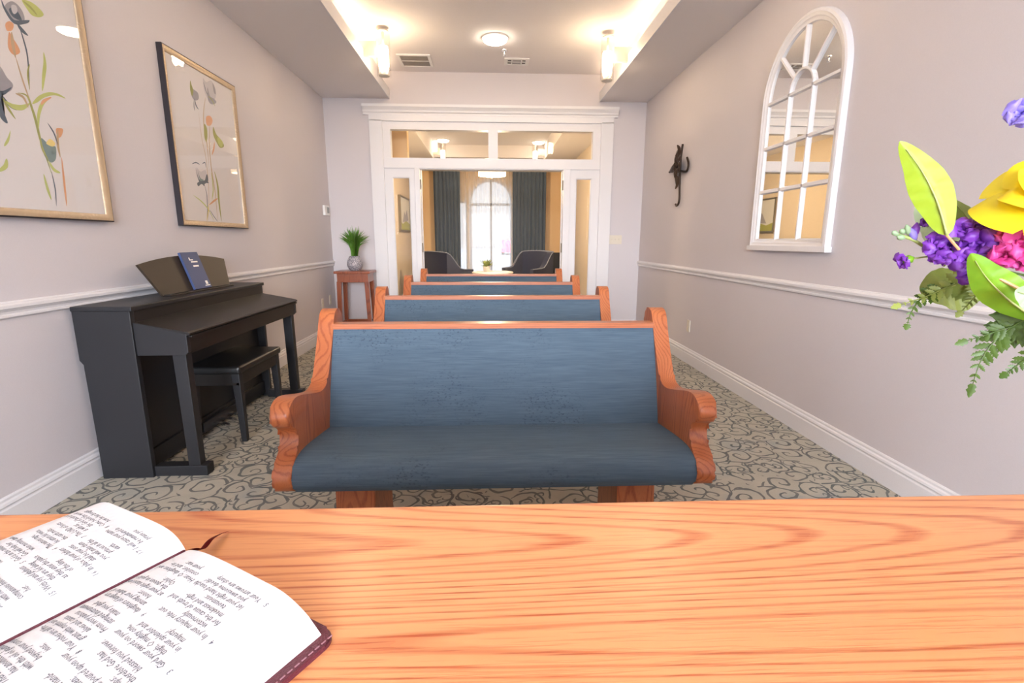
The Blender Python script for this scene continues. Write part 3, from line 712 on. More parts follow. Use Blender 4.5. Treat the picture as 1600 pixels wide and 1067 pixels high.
obj('lid_lip', quick(prism, [(D2+.0, .737), (D2+.016, .737), (D2+.016, .728), (D2, .728)], .03, Ln-.03, 'y', .001), M_BLACK2, t)
obj('key_slip', quick(box, D2-.05, D2-.004, .03, Ln-.03, .645, .735, .003), M_BLACK2, t)
obj('key_bed', quick(box, D1-.01, D2-.02, .03, Ln-.03, .64, .662), M_BLACK, t)
obj('knee_panel', quick(box, D1-.075, D1-.055, .03, Ln-.03, .10, .80), M_BLACK, t)
obj('toe_rail', quick(box, D1-.09, D1-.04, .03, Ln-.03, .02, .12, .003), M_BLACK, t)
for y in (.022, Ln-.072):
    obj('leg', quick(hexa, [(D2-.075, y, .05), (D2-.015, y, .05), (D2-.015, y+.05, .05), (D2-.075, y+.05, .05)], [(D2-.085, y, .642), (D2-.02, y, .642), (D2-.02, y+.05, .642), (D2-.085, y+.05, .642)], .003), M_BLACK, t)
    obj('foot', quick(box, D1, D2+.02, y-.008, y+.058, 0, .055, .005), M_BLACK, t)
pr = obj('pedal_bracket', quick(box, D1-.06, D1-.02, .52, .92, .04, .1, .004), M_BLACK, t)
for y in (.63, .72, .81):
    bm = B(); ribbon(bm, crom([(D1-.03, y, .062), (D1+.03, y, .056), (D1+.075, y, .042)], 4), [.009, .009, .01, .011, .013, .015, .016, .015, .010], (0, 1, 0), 0)
    ret = bmesh.ops.extrude_face_region(bm, geom=bm.faces[:]); bmesh.ops.translate(bm, verts=[v for v in ret['geom'] if isinstance(v, bmesh.types.BMVert)], vec=(0, 0, .008))
    obj('pedal', bm, M_CHROME, pr, True)
# music stand: fan-shaped panel leaning back on the lid
bm = B()
lean = lambda y, s: (.155-s*.065, y, .888+s*.205)
o1 = [(.43, 0), (1.16, 0), (1.235, .66), (1.21, .76)] + [(.765+.0-.43*math.sin(a)*1.03, .74+.28*math.cos(a)) for a in [(-1.2+2.35*k/14) for k in range(15)]][1:] + [(.345, .80)]
top = [(1.24-.9*k/16, .80+.24*math.sin(PI*(.06+.88*k/16))**.8) for k in range(17)]
o1 = [(.43, 0), (1.17, 0)] + top
va = [bm.verts.new(lean(y, s)) for y, s in o1]; vb = [bm.verts.new(Vector(lean(y, s))+Vector((.012, 0, .004))) for y, s in o1]
bm.faces.new(va[::-1]); bm.faces.new(vb)
for i in range(len(o1)): bm.faces.new([va[i], va[(i+1) % len(o1)], vb[(i+1) % len(o1)], vb[i]])
ms = obj('music_stand', bm, simple('brown_stand', (.038, .027, .019), .5, spec=.25), t)
obj('book_ledge', quick(box, .15, .20, .44, 1.16, .885, .895, .002), M_BLACK2, ms)
# hymnal leaning on the stand
t = thing('hymnal', 'thin blue booklet leaning on the piano music stand', 'book', (PX+.172, PY0+.74, .896))
LV = Vector((-.065, 0, .205)).normalized(); NV = Vector((.205, 0, .065)).normalized()
def hp(a, s, d): return Vector((0, a, 0))+LV*s+NV*d
def hbox(a0, a1, s0, s1, d0, d1):
    bm = B(); hexa(bm, [hp(a0, s0, d0), hp(a1, s0, d0), hp(a1, s0, d1), hp(a0, s0, d1)], [hp(a0, s1, d0), hp(a1, s1, d0), hp(a1, s1, d1), hp(a0, s1, d1)]); return bm
obj('cover', hbox(-.02, .165, .0, .235, 0, .014), M_HYMN, t)
obj('pages', hbox(-.015, .167, .004, .231, .003, .011), M_PAPER, t)
for a0, a1, s0, s1 in ((.045, .085, .182, .188), (.055, .125, .168, .176), (.045, .055, .188, .200), (.06, .12, .140, .150), (.115, .14, .022, .045), (.10, .155, .012, .018)):
    obj('lettering', hbox(a0, a1, s0, s1, .0142, .0148), M_WHITE, t)
# ------------------------------------------------------------------ piano bench
t = thing('piano_bench', 'black piano bench with padded leather top', 'bench', (-1.63, 3.215, 0))
bm = B(); box(bm, -.165, .165, -.30, .30, .425, .472, .018, 4); obj('seat_pad', bm, M_LEATHER, t, True)
bm = B()
for a in ((-.15, .15, -.285, -.265), (-.15, .15, .265, .285), (-.15, -.13, -.285, .285), (.13, .15, -.285, .285)): box(bm, a[0], a[1], a[2], a[3], .355, .428, .002)
obj('apron', bm, M_BLACK2, t)
for sx in (-1, 1):
    for sy_ in (-1, 1):
        x, y = sx*.128, sy_*.262; k = .016; K = .024
        obj('leg', quick(hexa, [(x+sx*.012-k, y-k, 0), (x+sx*.012+k, y-k, 0), (x+sx*.012+k, y+k, 0), (x+sx*.012-k, y+k, 0)], [(x-K, y-K, .425), (x+K, y-K, .425), (x+K, y+K, .425), (x-K, y+K, .425)], .004), M_BLACK, t)

# ------------------------------------------------------------------ pews
PC, PYF = .024, 1.60
END = [(.50, .30), (.555, .37), (.60, .52), (.655, .78), (.672, .862), (.655, .897), (.615, .908), (.575, .898), (.548, .868), (.515, .80), (.435, .665), (.395, .628), (.34, .618), (.26, .632), (.12, .668), (.06, .672), (.018, .655), (.0, .625), (.012, .592), (.042, .578), (.066, .556), (.07, .528), (.058, .498), (.028, .474), (-.006, .452), (-.022, .415), (-.014, .380), (.012, .360), (.06, .345), (.25, .315)]
def make_pew(label):
    t = thing('church_pew', label, 'pew', (PC, PYF, 0), 'oak pews with blue velvet upholstery')
    ol = [tuple(p) for p in crom(END, 4, True)]
    for s in (-1, 1):
        bm = B(); a, b = sorted((s*.688, s*.752)); prism(bm, ol, a, b, 'x', .012, 3); obj('end_panel', bm, MW['pew_z'], t, True)
    sp_ = [tuple(p) for p in crom([(.02, .352), (-.012, .385), (-.016, .42), (.005, .455), (.06, .474), (.14, .474), (.28, .458), (.43, .438)], 5)] + [(.43, .36)]
    bm = B(); prism(bm, sp_, -.69, .69, 'x'); obj('seat_cushion', bm, M_VELVET, t, True)
    bp_ = [tuple(p) for p in crom([(.395, .425), (.415, .50), (.465, .66), (.535, .832)], 5)] + [(.56, .832), (.455, .425)]
    bm = B(); prism(bm, bp_, -.69, .69, 'x'); obj('back_cushion', bm, M_VELVET, t, True)
    obj('back_board', quick(prism, [(.458, .33), (.478, .33), (.585, .834), (.558, .834)], -.69, .69, 'x'), MW['pew_x'], t)
    obj('top_rail', quick(prism, [(.528, .830), (.592, .834), (.592, .852), (.528, .852)], -.69, .69, 'x', .0), MW['pew_x'], t)
    for s in (-1, 1):
        x0, x1 = sorted((s*.455, s*.60))
        bm = B(); hexa(bm, [(x0, .12, .0), (x1, .12, .0), (x1, .46, .0), (x0, .46, .0)], [(x0, .15, .36), (x1, .15, .36), (x1, .44, .36), (x0, .44, .36)], .004)
        obj('pedestal', bm, MW['pew_z'], t)
    return t
pew = make_pew('nearest pew, first behind the oak table, blue seat fully in view')
for dy, lab in ((1.085, 'second pew from the oak table, only its blue back showing'), (2.175, 'third pew from the oak table, close to the plant table'), (3.235, 'farthest pew, last in the row, in front of the doorway')):
    dup(pew, (PC, PYF+dy, 0), lab)

# ------------------------------------------------------------------ plant stand and grass plant in the corner
t = thing('plant_stand', 'small cherry wood stand in the left corner by the door', 'side table', (-1.655, 6.33, 0))
bm = B(); box(bm, -.215, .215, -.18, .18, .805, .835, .006); obj('tabletop', bm, MW['stand'], t)
bm = B(); box(bm, -.185, .185, -.15, .15, .70, .806, .003); obj('apron', bm, MW['stand'], t)
for sx in (-1, 1):
    for s2 in (-1, 1):
        x, y = sx*.165, s2*.13
        obj('leg', quick(hexa, [(x+sx*.02-.02, y+s2*.01-.02, 0), (x+sx*.02+.02, y+s2*.01-.02, 0), (x+sx*.02+.02, y+s2*.01+.02, 0), (x+sx*.02-.02, y+s2*.01+.02, 0)], [(x-.026, y-.026, .71), (x+.026, y-.026, .71), (x+.026, y+.026, .71), (x-.026, y+.026, .71)], .003), MW['stand'], t)
bm = B()
for a in ((-.17, .17, -.145, -.125), (-.17, .17, .125, .145), (-.185, -.165, -.13, .13), (.165, .185, -.13, .13)): box(bm, *a, .17, .21, .002)
obj('stretcher', bm, MW['stand'], t)
t = thing('potted_grass', 'green grass plant in a speckled round pot on the cherry stand', 'plant', (-1.655, 6.33, .835))
bm = B(); lathe(bm, [(0, 0), (.05, 0), (.075, .02), (.092, .06), (.093, .10), (.078, .145), (.058, .168), (.062, .176), (.054, .178), (.05, .16), (0, .155)], n=32); obj('pot', bm, M_SPECK, t, True)
bm = B(); rg = random.Random(3)
for k in range(170):
    a = rg.uniform(0, 2*PI); r0 = rg.uniform(0, .04); sp0 = rg.uniform(.02, .17)*(1 if rg.random() < .8 else 1.15); hh = rg.uniform(.22, .37)*(1-.35*sp0/.17)+.03
    b0 = Vector((r0*math.cos(a), r0*math.sin(a), .155)); b2 = Vector(((r0+sp0)*math.cos(a), (r0+sp0)*math.sin(a), .17+hh)); b1 = (b0+b2)/2+Vector((-.25*sp0*math.cos(a), -.25*sp0*math.sin(a), .05))
    ribbon(bm, crom([b0, b1, b2], 3), [.0035, .005, .006, .006, .005, .0035, .0006], (-math.sin(a+1), math.cos(a+1), 0), .3, 1)
obj('grass_blades', bm, M_GRASS, t, True)['kind'] = 'stuff'

# ------------------------------------------------------------------ oak table in front of the camera
TZ = .93
t = thing('oak_table', 'light oak table across the bottom of the picture', 'table', (.05, .20, 0))
bm = B(); box(bm, -1.1, 1.1, -.28, .283, TZ-.032, TZ, .005, 3); obj('tabletop', bm, MW['table'], t)
bm = B(); 
for a in ((-1.0, 1.0, -.23, -.21), (-1.0, 1.0, .21, .23), (-1.0, -.98, -.23, .23), (.98, 1.0, -.23, .23)): box(bm, *a, TZ-.14, TZ-.03)
obj('apron', bm, MW['table'], t)
obj('front_panel', quick(box, -.95, .95, .212, .232, .06, TZ-.13), MW['table'], t)
for sx in (-1, 1):
    for s2 in (-1, 1): obj('leg', quick(box, sx*.98-.03, sx*.98+.03, s2*.21-.03, s2*.21+.03, 0, TZ-.03, .004), MW['table_z'], t)

# ------------------------------------------------------------------ open bible
SPN = Vector((-.253, .386)); Uv = Vector((-.515, -.857)).normalized(); Wv = Vector((.857, -.515)).normalized()
bk = thing('open_bible', 'open bible with printed pages and burgundy cover on the oak table', 'book', (SPN.x, SPN.y, TZ))
def bpnt(s, tt, z): v = Wv*s+Uv*tt; return Vector((v.x, v.y, z))
BL = .235
def zn(s):      # near page height over distance from the spine
    s = abs(s); a = .017+.010*(1-math.exp(-s/.018)); 
    e = max(0, (s-.112)/.040); return a-.003*(s/.15)-.013*e*e
def zf(s):
    s = abs(s); a = .017+.016*(1-math.exp(-s/.012)); e = max(0, (s-.118)/.040); return a-.006*(s/.14)-.012*e*e
def pageblock(sign, W, zfun):
    bm = B(); ns, ntt = 40, 3
    ss = [W*(k/ns)**1.15 for k in range(ns+1)]
    def ends(tt, s):  # gently rounded outer corners
        return tt
    rows = []
    for j in range(ntt+1):
        tt = BL*j/ntt
        rows.append([bm.verts.new(bpnt(sign*s, tt, zfun(s))) for s in ss])
    lo = []
    for j in range(ntt+1):
        tt = BL*j/ntt
        lo.append([bm.verts.new(bpnt(sign*(s+(.012*(s/W)**6)), tt, .004)) for s in ss])
    for G in (rows, lo):
        for a, b in zip(G, G[1:]):
            for k in range(ns): bm.faces.new([a[k], a[k+1], b[k+1], b[k]])
    for k in range(ns):
        bm.faces.new([rows[0][k], rows[0][k+1], lo[0][k+1], lo[0][k]]); bm.faces.new([rows[-1][k], rows[-1][k+1], lo[-1][k+1], lo[-1][k]])
    for j in range(ntt):
        bm.faces.new([rows[j][-1], rows[j+1][-1], lo[j+1][-1], lo[j][-1]]); bm.faces.new([rows[j][0], rows[j+1][0], lo[j+1][0], lo[j][0]])
    return bm
pn = obj('page_block', pageblock(1, .147, zn), M_PAPER, bk, True); pf = obj('page_block', pageblock(-1, .163, zf), M_PAPER, bk, True)
bm = B()
def rrect(s0, s1, t0, t1, r, n=6):
    out = []
    for (cs, ct, a0) in ((s1-r, t0+r, -PI/2), (s1-r, t1-r, 0), (s0+r, t1-r, PI/2), (s0+r, t0+r, PI)):
        for k in range(n+1): a = a0+PI/2*k/n; out.append((cs+r*math.cos(a), ct+r*math.sin(a)))
    return out
cv = rrect(-.180, .168, -.007, BL+.008, .012)
va = [bm.verts.new(bpnt(s, q, 0)) for s, q in cv]; vb = [bm.verts.new(bpnt(s, q, .0042)) for s, q in cv]
f0 = bm.faces.new(va[::-1]); f1 = bm.faces.new(vb)
for i in range(len(cv)): bm.faces.new([va[i], va[(i+1) % len(cv)], vb[(i+1) % len(cv)], vb[i]])
bmesh.ops.bevel(bm, geom=list(f1.edges), offset=.0015, segments=2, affect='EDGES')
cover = obj('leather_cover', bm, M_BURG, bk, True)
bm = B()
for k in range(46):
    q = -.003+k*.0053; tube(bm, [bpnt(.1655, q, .0044), bpnt(.1655, q+.0034, .0044)], .0005, 5)
obj('stitching', bm, M_STITCH, cover)
# gutter line and ribbon
bm = B(); tube(bm, [bpnt(0, .001, .0178), bpnt(0, BL-.001, .0178)], .0011, 6); obj('gutter_ribbon', bm, M_BURG, bk)
bm = B()
rb = crom([bpnt(.0, .004, .0185), bpnt(-.001, -.006, .015), bpnt(-.005, -.015, .008), bpnt(-.011, -.026, .009), bpnt(-.017, -.037, .006), bpnt(-.0216, -.048, .002)], 5)
n = len(rb); ribbon(bm, rb, [.0010+.0022*math.sin(PI*min(1, (i+1)/n)) for i in range(n)], (1, 0, .25), 0, 1)
ret = bmesh.ops.extrude_face_region(bm, geom=bm.faces[:]); bmesh.ops.translate(bm, verts=[v for v in ret['geom'] if isinstance(v, bmesh.types.BMVert)], vec=(.0003, 0, .0003))
obj('bookmark_ribbon', bm, M_RIBBON, bk, True)
# printed text, bent onto the pages
def text_mesh(lines):
    """lines: [(string, s_start, t)] -> list of (verts, faces) in page coordinates"""
    out = []
    for txt, s0, q, size in lines:
        cu = bpy.data.curves.new('txt', 'FONT'); cu.body = txt; cu.size = size; cu.resolution_u = 1
        cu.offset = .00002
        ob = bpy.data.objects.new('txt', cu); COL.objects.link(ob)
        dg = bpy.context.evaluated_depsgraph_get(); me = bpy.data.meshes.new_from_object(ob.evaluated_get(dg))
        out.append(([v.co.copy() for v in me.vertices], [list(p.vertices) for p in me.polygons], s0, q))
        bpy.data.objects.remove(ob); bpy.data.curves.remove(cu); bpy.data.meshes.remove(me)
    return out
def print_page(lines, zfun, sign, parent):
    bm = B()
    for vs, fs, s0, q in text_mesh(lines):
        bv = []
        for v in vs:
            s = s0-v.x*.86                    # text runs toward -W, its top faces +U
            bv.append(bm.verts.new(bpnt(s, q+v.y, zfun(s)+.00025)))
        for f in fs:
            try: bm.faces.new([bv[i] for i in f])
            except ValueError: pass
    return obj('printed_text', bm, M_INK, parent)
LS = .0054; FS = .0062
def column(rows, s0, q0, hang=.006):
    out = []; k = 0
    for r in rows:                            # bottom line first
        if r is not None:
            num, ind, txt = r
            if num: out.append((num, s0+hang*1.15, q0+k*LS, FS*.85))
            if txt: out.append((txt, s0-ind, q0+k*LS, FS))
            k += 1
        else: k += .55
    return out
c1 = [('5', 0, 'Your arrows are sharp'), ('', .009, 'you awesome deeds!'), ('', .004, 'let your right hand teach'), ('', .015, 'teousness;'), ('', .009, 'meekness and righ-'), ('', .004, 'for the cause of truth and'), ('', .009, 'victoriously'), ('4', 0, 'In your majesty ride out'), None,
      ('', .009, 'majesty!'), ('', .004, 'in your splendor and'), ('', .009, 'thigh, O mighty one,'), ('3', 0, 'Gird your sword on your'), None, ('', .009, 'blessed you forever.'), ('', .004, 'therefore God has'), ('', .009, 'lips;'), ('', .004, 'grace is poured upon your'), ('', .009, 'sons of men;'), ('2', 0, 'You are the most hand-'), None]
c2 = [('', .009, 'your ear:'), ('', .004, 'consider, and in-'), ('10', 0, 'Hear, O daughter, and'), None, ('', .009, 'Ophir.'), ('', .009, 'the queen in gold of'), ('', .004, 'at your right hand stands'), ('', .009, 'honor;'), ('', .004, 'among your ladies of'), ('9', 0, 'daughters of kings are'), None,
      ('', .009, 'make you glad;'), ('', .004, 'stringed instruments'), ('', 0, 'From ivory palaces'), ('', .009, 'aloes and cassia.'), ('', .004, 'grant with myrrh and'), ('8', 0, 'Your robes are all fra-'), None, ('', .012, 'ions;'), ('', .009, 'beyond your compan-'), ('', .004, 'with the oil of gladness'), ('', .009, 'has anointed you'), ('', .004, 'Therefore God, your God,'), ('', .009, 'wickedness.'), ('7', 0, 'righteousness and hated'), None]
c3 = [('', .004, 'praise you'), ('', .004, 'be remembered in'), ('17', 0, 'I will cause your name'), None, ('', .009, 'earth.'), ('', .009, 'princes in all the'), ('', .004, 'you will make them'), ('', .009, 'shall be your sons;'), ('16', 0, 'In place of your fathers'), None, ('', .009, 'of the king.'), ('', .004, 'as they enter the palace'), ('', .009, 'they are led along'), ('15', 0, 'With joy and gladness'), None, ('', .009, 'her.'), ('', .004, 'companions following'), ('', .009, 'with her virgin'), ('', .004, 'she is led to the king,'), ('14', 0, 'In many-colored robes'), None, ('', .009, 'with gold.'), ('', .004, 'in robes interwoven'), ('13', 0, 'All glorious is the'), None]
c4 = [('', .004, 'how he has brought'), ('8', 0, 'Come, behold the works'), ('', .009, 'the God of Jacob is our'), ('', .004, 'is with us;'), ('7', 0, 'The LORD of hosts'), None, ('', .004, 'the earth melts.'), ('', .004, 'he utters his voice,'), ('6', 0, 'The nations rage,'), None, ('', .009, 'when morning dawns.'), ('', .004, 'God will help her'), ('5', 0, 'God is in the midst of'), None, ('', .009, 'habitation of the Most'), ('', .004, 'the city of God, the holy'), ('4', 0, 'There is a river whose'), None, ('', .009, 'tremble at its swelling.'), ('', .004, 'though the mountains'), ('3', 0, 'though its waters roar')]
print_page(column(c1, .117, .0125)+column(c2, .056, .0125), zn, 1, pn)
print_page(column(c3, -.018, .014)+column(c4, -.078, .016), zf, -1, pf)
# narrow line between the columns
bm = B(); tube(bm, [bpnt(.0625, .008, zn(.0625)), bpnt(.0625, BL-.01, zn(.0625))], .00018, 4); obj('column_rule', bm, simple('pale_ink', (.55, .54, .56), .9), pn)

# ------------------------------------------------------------------ flower arrangement (its vase stands just outside the picture)
VX, VY = .80, .40
MOUTH = Vector((VX, VY, 1.10))
t = thing('flower_vase', 'ivory vase at the right end of the oak table', 'vase', (VX, VY, TZ))
bm = B(); lathe(bm, [(0, 0), (.05, 0), (.062, .02), (.066, .07), (.052, .13), (.048, .17), (.058, .185), (.055, .188), (.044, .17), (.048, .13), (.06, .07), (.055, .02), (0, .012)], n=36); obj('vase_body', bm, M_POTW, t, True)
GRP = None
def stem_thing(name, label, cat, base):
    return thing(name, label, cat, tuple(MOUTH))
def rel(px, py, Y): return at(px, py, Y)-MOUTH
def stem(t, pts, r, mat, name='stem'):
    bm = B(); tube(bm, crom([(0, 0, -.1)]+[tuple(p) for p in pts], 5), r, 7); obj(name, bm, mat, t, True)
CAMV = Vector((0, 0, H))
def facing(p):     # direction from a bouquet point to the camera
    return (CAMV-(p+MOUTH)).normalized()
def big_leaf(t, base, tip, w, bend, mat, twist=0., name='leaf', curl=.35):
    base, tip = Vector(base), Vector(tip); d = (tip-base); v = facing((base+tip)/2); side = d.cross(v).normalized(); side = (Matrix.Rotation(twist, 3, d.normalized()) @ side)
    mid = (base+tip)/2+side*bend
    c = crom([base, base*.72+tip*.28+side*bend*.8, mid, base*.28+tip*.72+side*bend*.8, tip], 5); n = len(c)
    prof = lambda f: math.sin(PI*f**.85)**.75 if 0 < f < 1 else 0
    ws = [max(.0008, w*prof(i/(n-1))) for i in range(n)]
    bm = B(); ribbon(bm, c, ws, side, curl, 3, .05); lf = obj(name, bm, mat, t, 'all')
    bm = B(); tube(bm, [p+v*.0012 for p in c[:-2]], [max(.0004, .0016*(1-i/n)) for i in range(n-2)], 5); obj('midrib', bm, M_STEM, lf, 'all')
    return lf
YF = .58
# large lime leaf on an orange twig
t = stem_thing('leaf_sprig', 'lime green upright leaf on an orange twig, left of the yellow rose', 'foliage', None)
tw = [rel(1600, 455, .50), rel(1540, 425, YF-.03), rel(1515, 408, YF-.02), rel(1478, 366, YF-.02)]
stem(t, tw, .0016, M_TWIG, 'twig')
big_leaf(t, rel(1480, 368, YF-.02), rel(1406, 221, YF), .0195, .006, M_LIME, .15)
# bright leaf in front, bottom right
t = stem_thing('leaf_sprig', 'bright green pointed leaf in front, below the pink flower', 'foliage', None)
stem(t, [rel(1680, 500, .44), rel(1620, 505, .50)], .002, M_STEM, 'twig')
big_leaf(t, rel(1622, 500, .50), rel(1517, 396, .52), .020, -.006, M_LEAF, -.2)
t = stem_thing('leaf_sprig', 'pale and olive leaves behind the purple blossoms', 'foliage', None)
stem(t, [rel(1640, 420, .62), rel(1560, 400, .64)], .002, M_STEM, 'twig')
big_leaf(t, rel(1550, 385, .66), rel(1430, 322, .68), .034, .0, M_PALE, .3)
big_leaf(t, rel(1560, 395, .62), rel(1488, 312, .63), .017, .0, M_OLIVE, .5)
big_leaf(t, rel(1545, 440, .63), rel(1440, 460, .64), .034, .004, M_OLIVE, .4)
big_leaf(t, rel(1590, 385, .58), rel(1500, 378, .57), .011, .0, M_LEAF, .6)
big_leaf(t, rel(1640, 470, .47), rel(1586, 455, .48), .014, .0, M_PALE, .4)
# florets
def floret(bm, c, axis, R, n, rg, ruffle=.25):
    axis = axis.normalized(); a = axis.cross(Vector((.3, .2, 1))).normalized(); b = axis.cross(a)
    for k in range(n):
        an = 2*PI*k/n+rg.uniform(-.3, .3); out = a*math.cos(an)+b*math.sin(an); rr = R*rg.uniform(.8, 1.15); op = rg.uniform(.35, 1.)
        p0 = c; p1 = c+axis*rr*.45+out*rr*.25*op; p2 = c+axis*rr*.75+out*rr*.75*op; p3 = c+axis*rr*(.6-.2*op)+out*rr*1.1*op
        cc = crom([p0, p1, p2, p3], 3); m = len(cc)
        ribbon(bm, cc, [R*.12+R*.42*math.sin(PI*min(.86, i/(m-1)))**.9 for i in range(m)], axis.cross(out), -.35, 2, ruffle*.5)
def bloom_thing(name, label, stempts, blooms, mat, R, n, calyx=True, seed=1, rmat=M_STEM):
    t = stem_thing(name, label, 'flower', None); rg = random.Random(seed)
    stem(t, stempts, .0017, rmat)
    for (px, py, Y, k) in blooms:
        c = rel(px, py, Y); ax = (facing(c)*.8+Vector((rg.uniform(-.7, .3), 0, rg.uniform(-.5, .6)))).normalized()
        bm = B(); floret(bm, c, ax, R*k, n, rg); floret(bm, c+ax*R*k*.15, ax, R*k*.6, max(3, n-2), rg)
        bl = obj('blossom', bm, mat, t, 'all')
        if calyx:
            bm = B(); e = c-ax*R*k*.9; tube(bm, [e, c-ax*R*k*.3, c+ax*R*k*.2], [.0008, R*k*.24, R*k*.20], 7); obj('calyx', bm, M_STEM, bl, 'all')
    return t
bloom_thing('stock_flower', 'purple blossoms hanging beneath the lime leaf', [rel(1600, 400, .6), rel(1520, 385, .6), rel(1455, 368, .6)],
            [(1466, 352, .59, .9), (1462, 375, .58, 1.0), (1470, 395, .58, 1.15), (1474, 408, .57, 1.0), (1446, 350, .60, .7), (1480, 385, .59, .9)], M_PURPLE, .0135, 5, True, 2)
t = bloom_thing('stock_flower', 'deep purple ruffled blossoms left of the pink flower', [rel(1640, 410, .57), rel(1560, 395, .58), rel(1515, 390, .58)],
            [(1506, 362, .57, 1.2), (1525, 358, .58, 1.0), (1532, 385, .56, 1.5), (1552, 392, .56, 1.5), (1510, 408, .56, 1.2), (1520, 425, .56, 1.2), (1508, 385, .57, 1.1), (1530, 410, .56, 1.4), (1565, 352, .59, .9), (1530, 436, .57, .9), (1555, 372, .57, 1.3)], M_PURPLE, .0140, 6, True, 5)
# drooping bud tip of the stock
t = stem_thing('flower_bud_stem', 'small lilac buds at the far left tip of the bouquet', 'flower', None)
stem(t, [rel(1560, 400, .6), rel(1480, 395, .6), rel(1450, 388, .6), rel(1425, 374, .6), rel(1402, 367, .6)], .0020, M_STEM)
rg = random.Random(9)
for (px, py, ex, ey, m_, r_) in ((1402, 367, 1396, 363, M_PALE, .004), (1412, 372, 1404, 370, M_PALE, .0045), (1420, 366, 1417, 354, M_PALE, .0045), (1428, 370, 1432, 352, M_PURPLE, .006), (1412, 364, 1408, 360, M_PALE, .004), (1430, 374, 1424, 360, M_LILAC, .006), (1421, 405, 1401, 413, M_PURPLE, .0075)):
    a, b = rel(px, py, .6), rel(ex, ey, .598); bm = B(); d = b-a
    if r_ < .007: tube(bm, [a-d*.2, a+d*.3, a+d*.8, a+d*1.25], [.001, r_*.7, r_*.8, .0008], 8)
    else: floret(bm, a+d*.2, d, .015, 5, rg); 
    obj('bud', bm, m_, t, 'all')
    if r_ >= .007:
        bm = B(); tube(bm, [rel(1462, 400, .6), rel(1440, 402, .6), a], .0011, 6); obj('bud_stalk', bm, M_STEM, t, 'all')
        bm = B(); tube(bm, [a-d*.35, a, a+d*.45], [.001, .0055, .0035], 8); obj('calyx', bm, M_LEAF, t, 'all')
# pink flower
bloom_thing('pink_flower', 'magenta pink blossoms below the yellow rose', [rel(1660, 410, .50), rel(1600, 395, .54)],
            [(1576, 372, .54, 1.2), (1592, 385, .53, 1.4), (1572, 398, .53, 1.3), (1597, 405, .53, 1.3), (1560, 405, .54, .9), (1600, 368, .54, 1.2)], M_PINK, .0150, 6, False, 8)
# lilac flower at the top right
bloom_thing('lilac_flower', 'lilac blossom at the upper right edge above the rose', [rel(1660, 330, .55), rel(1618, 205, .58), rel(1602, 188, .58)],
            [(1597, 178, .58, 1.2), (1612, 175, .58, 1.2)], M_LILAC, .0165, 6, True, 11)
# yellow rose
t = stem_thing('yellow_rose', 'large open yellow rose at the right edge', 'flower', None)
RC = rel(1673, 297, .52); AX = (facing(RC)*.35+Vector((-.25, -.1, .9))).normalized()
stem(t, [RC-AX*.08+Vector((.05, 0, -.05)), RC-AX*.03], .003, M_LEAF)
A_ = AX.cross(Vector((0, 0, 1))).normalized(); B_ = AX.cross(A_); rg = random.Random(21)
for ring, (np_, R, hgt, fl_) in enumerate(((3, .013, .052, .0), (3, .023, .054, .15), (4, .034, .052, .35), (4, .046, .046, .65), (5, .060, .034, 1.0))):
    for k in range(np_):
        an = 2*PI*k/np_+ring*.8+rg.uniform(-.15, .15); bm = B(); nu, nv = 14, 10; rows = []
        wob = rg.uniform(0, 6)
        for j in range(nv+1):
            v = j/nv; row = []
            for i in range(nu+1):
                u = i/nu*2-1; hw = (PI/np_*1.32)*(.28+.72*math.sin(PI*min(.5, .12+.5*v)))*(1-.35*max(0, v-.7)/.3)
                a2 = an+u*hw; edge = 1-.20*u*u*v
                lip = max(0, v-.65)/.35
                rr = R*(.22+.78*v**.55)+fl_*.020*lip**1.6*(1-.3*u*u)+.0018*math.sin(3*u+wob)*v
                hz = hgt*(v**.85)*edge-fl_*.016*lip**1.5+.0016*math.sin(4*u+wob)*lip
                row.append(bm.verts.new(RC+(A_*math.cos(a2)+B_*math.sin(a2))*rr+AX*(hz-.02)))
            rows.append(row)
        for p, q in zip(rows, rows[1:]):
            for i in range(nu): bm.faces.new([p[i], p[i+1], q[i+1], q[i]])
        obj('petal', bm, M_YELLOW, t, 'all')
bm = B()
for k in range(5):
    an = 2*PI*k/5; o_ = A_*math.cos(an)+B_*math.sin(an)
    ribbon(bm, crom([RC-AX*.02, RC-AX*.018+o_*.02, RC-AX*.03+o_*.04], 4), [.004, .006, .007, .007, .006, .005, .004, .003, .0005], AX.cross(o_), .2, 1)
obj('sepals', bm, M_LEAF, t, 'all')
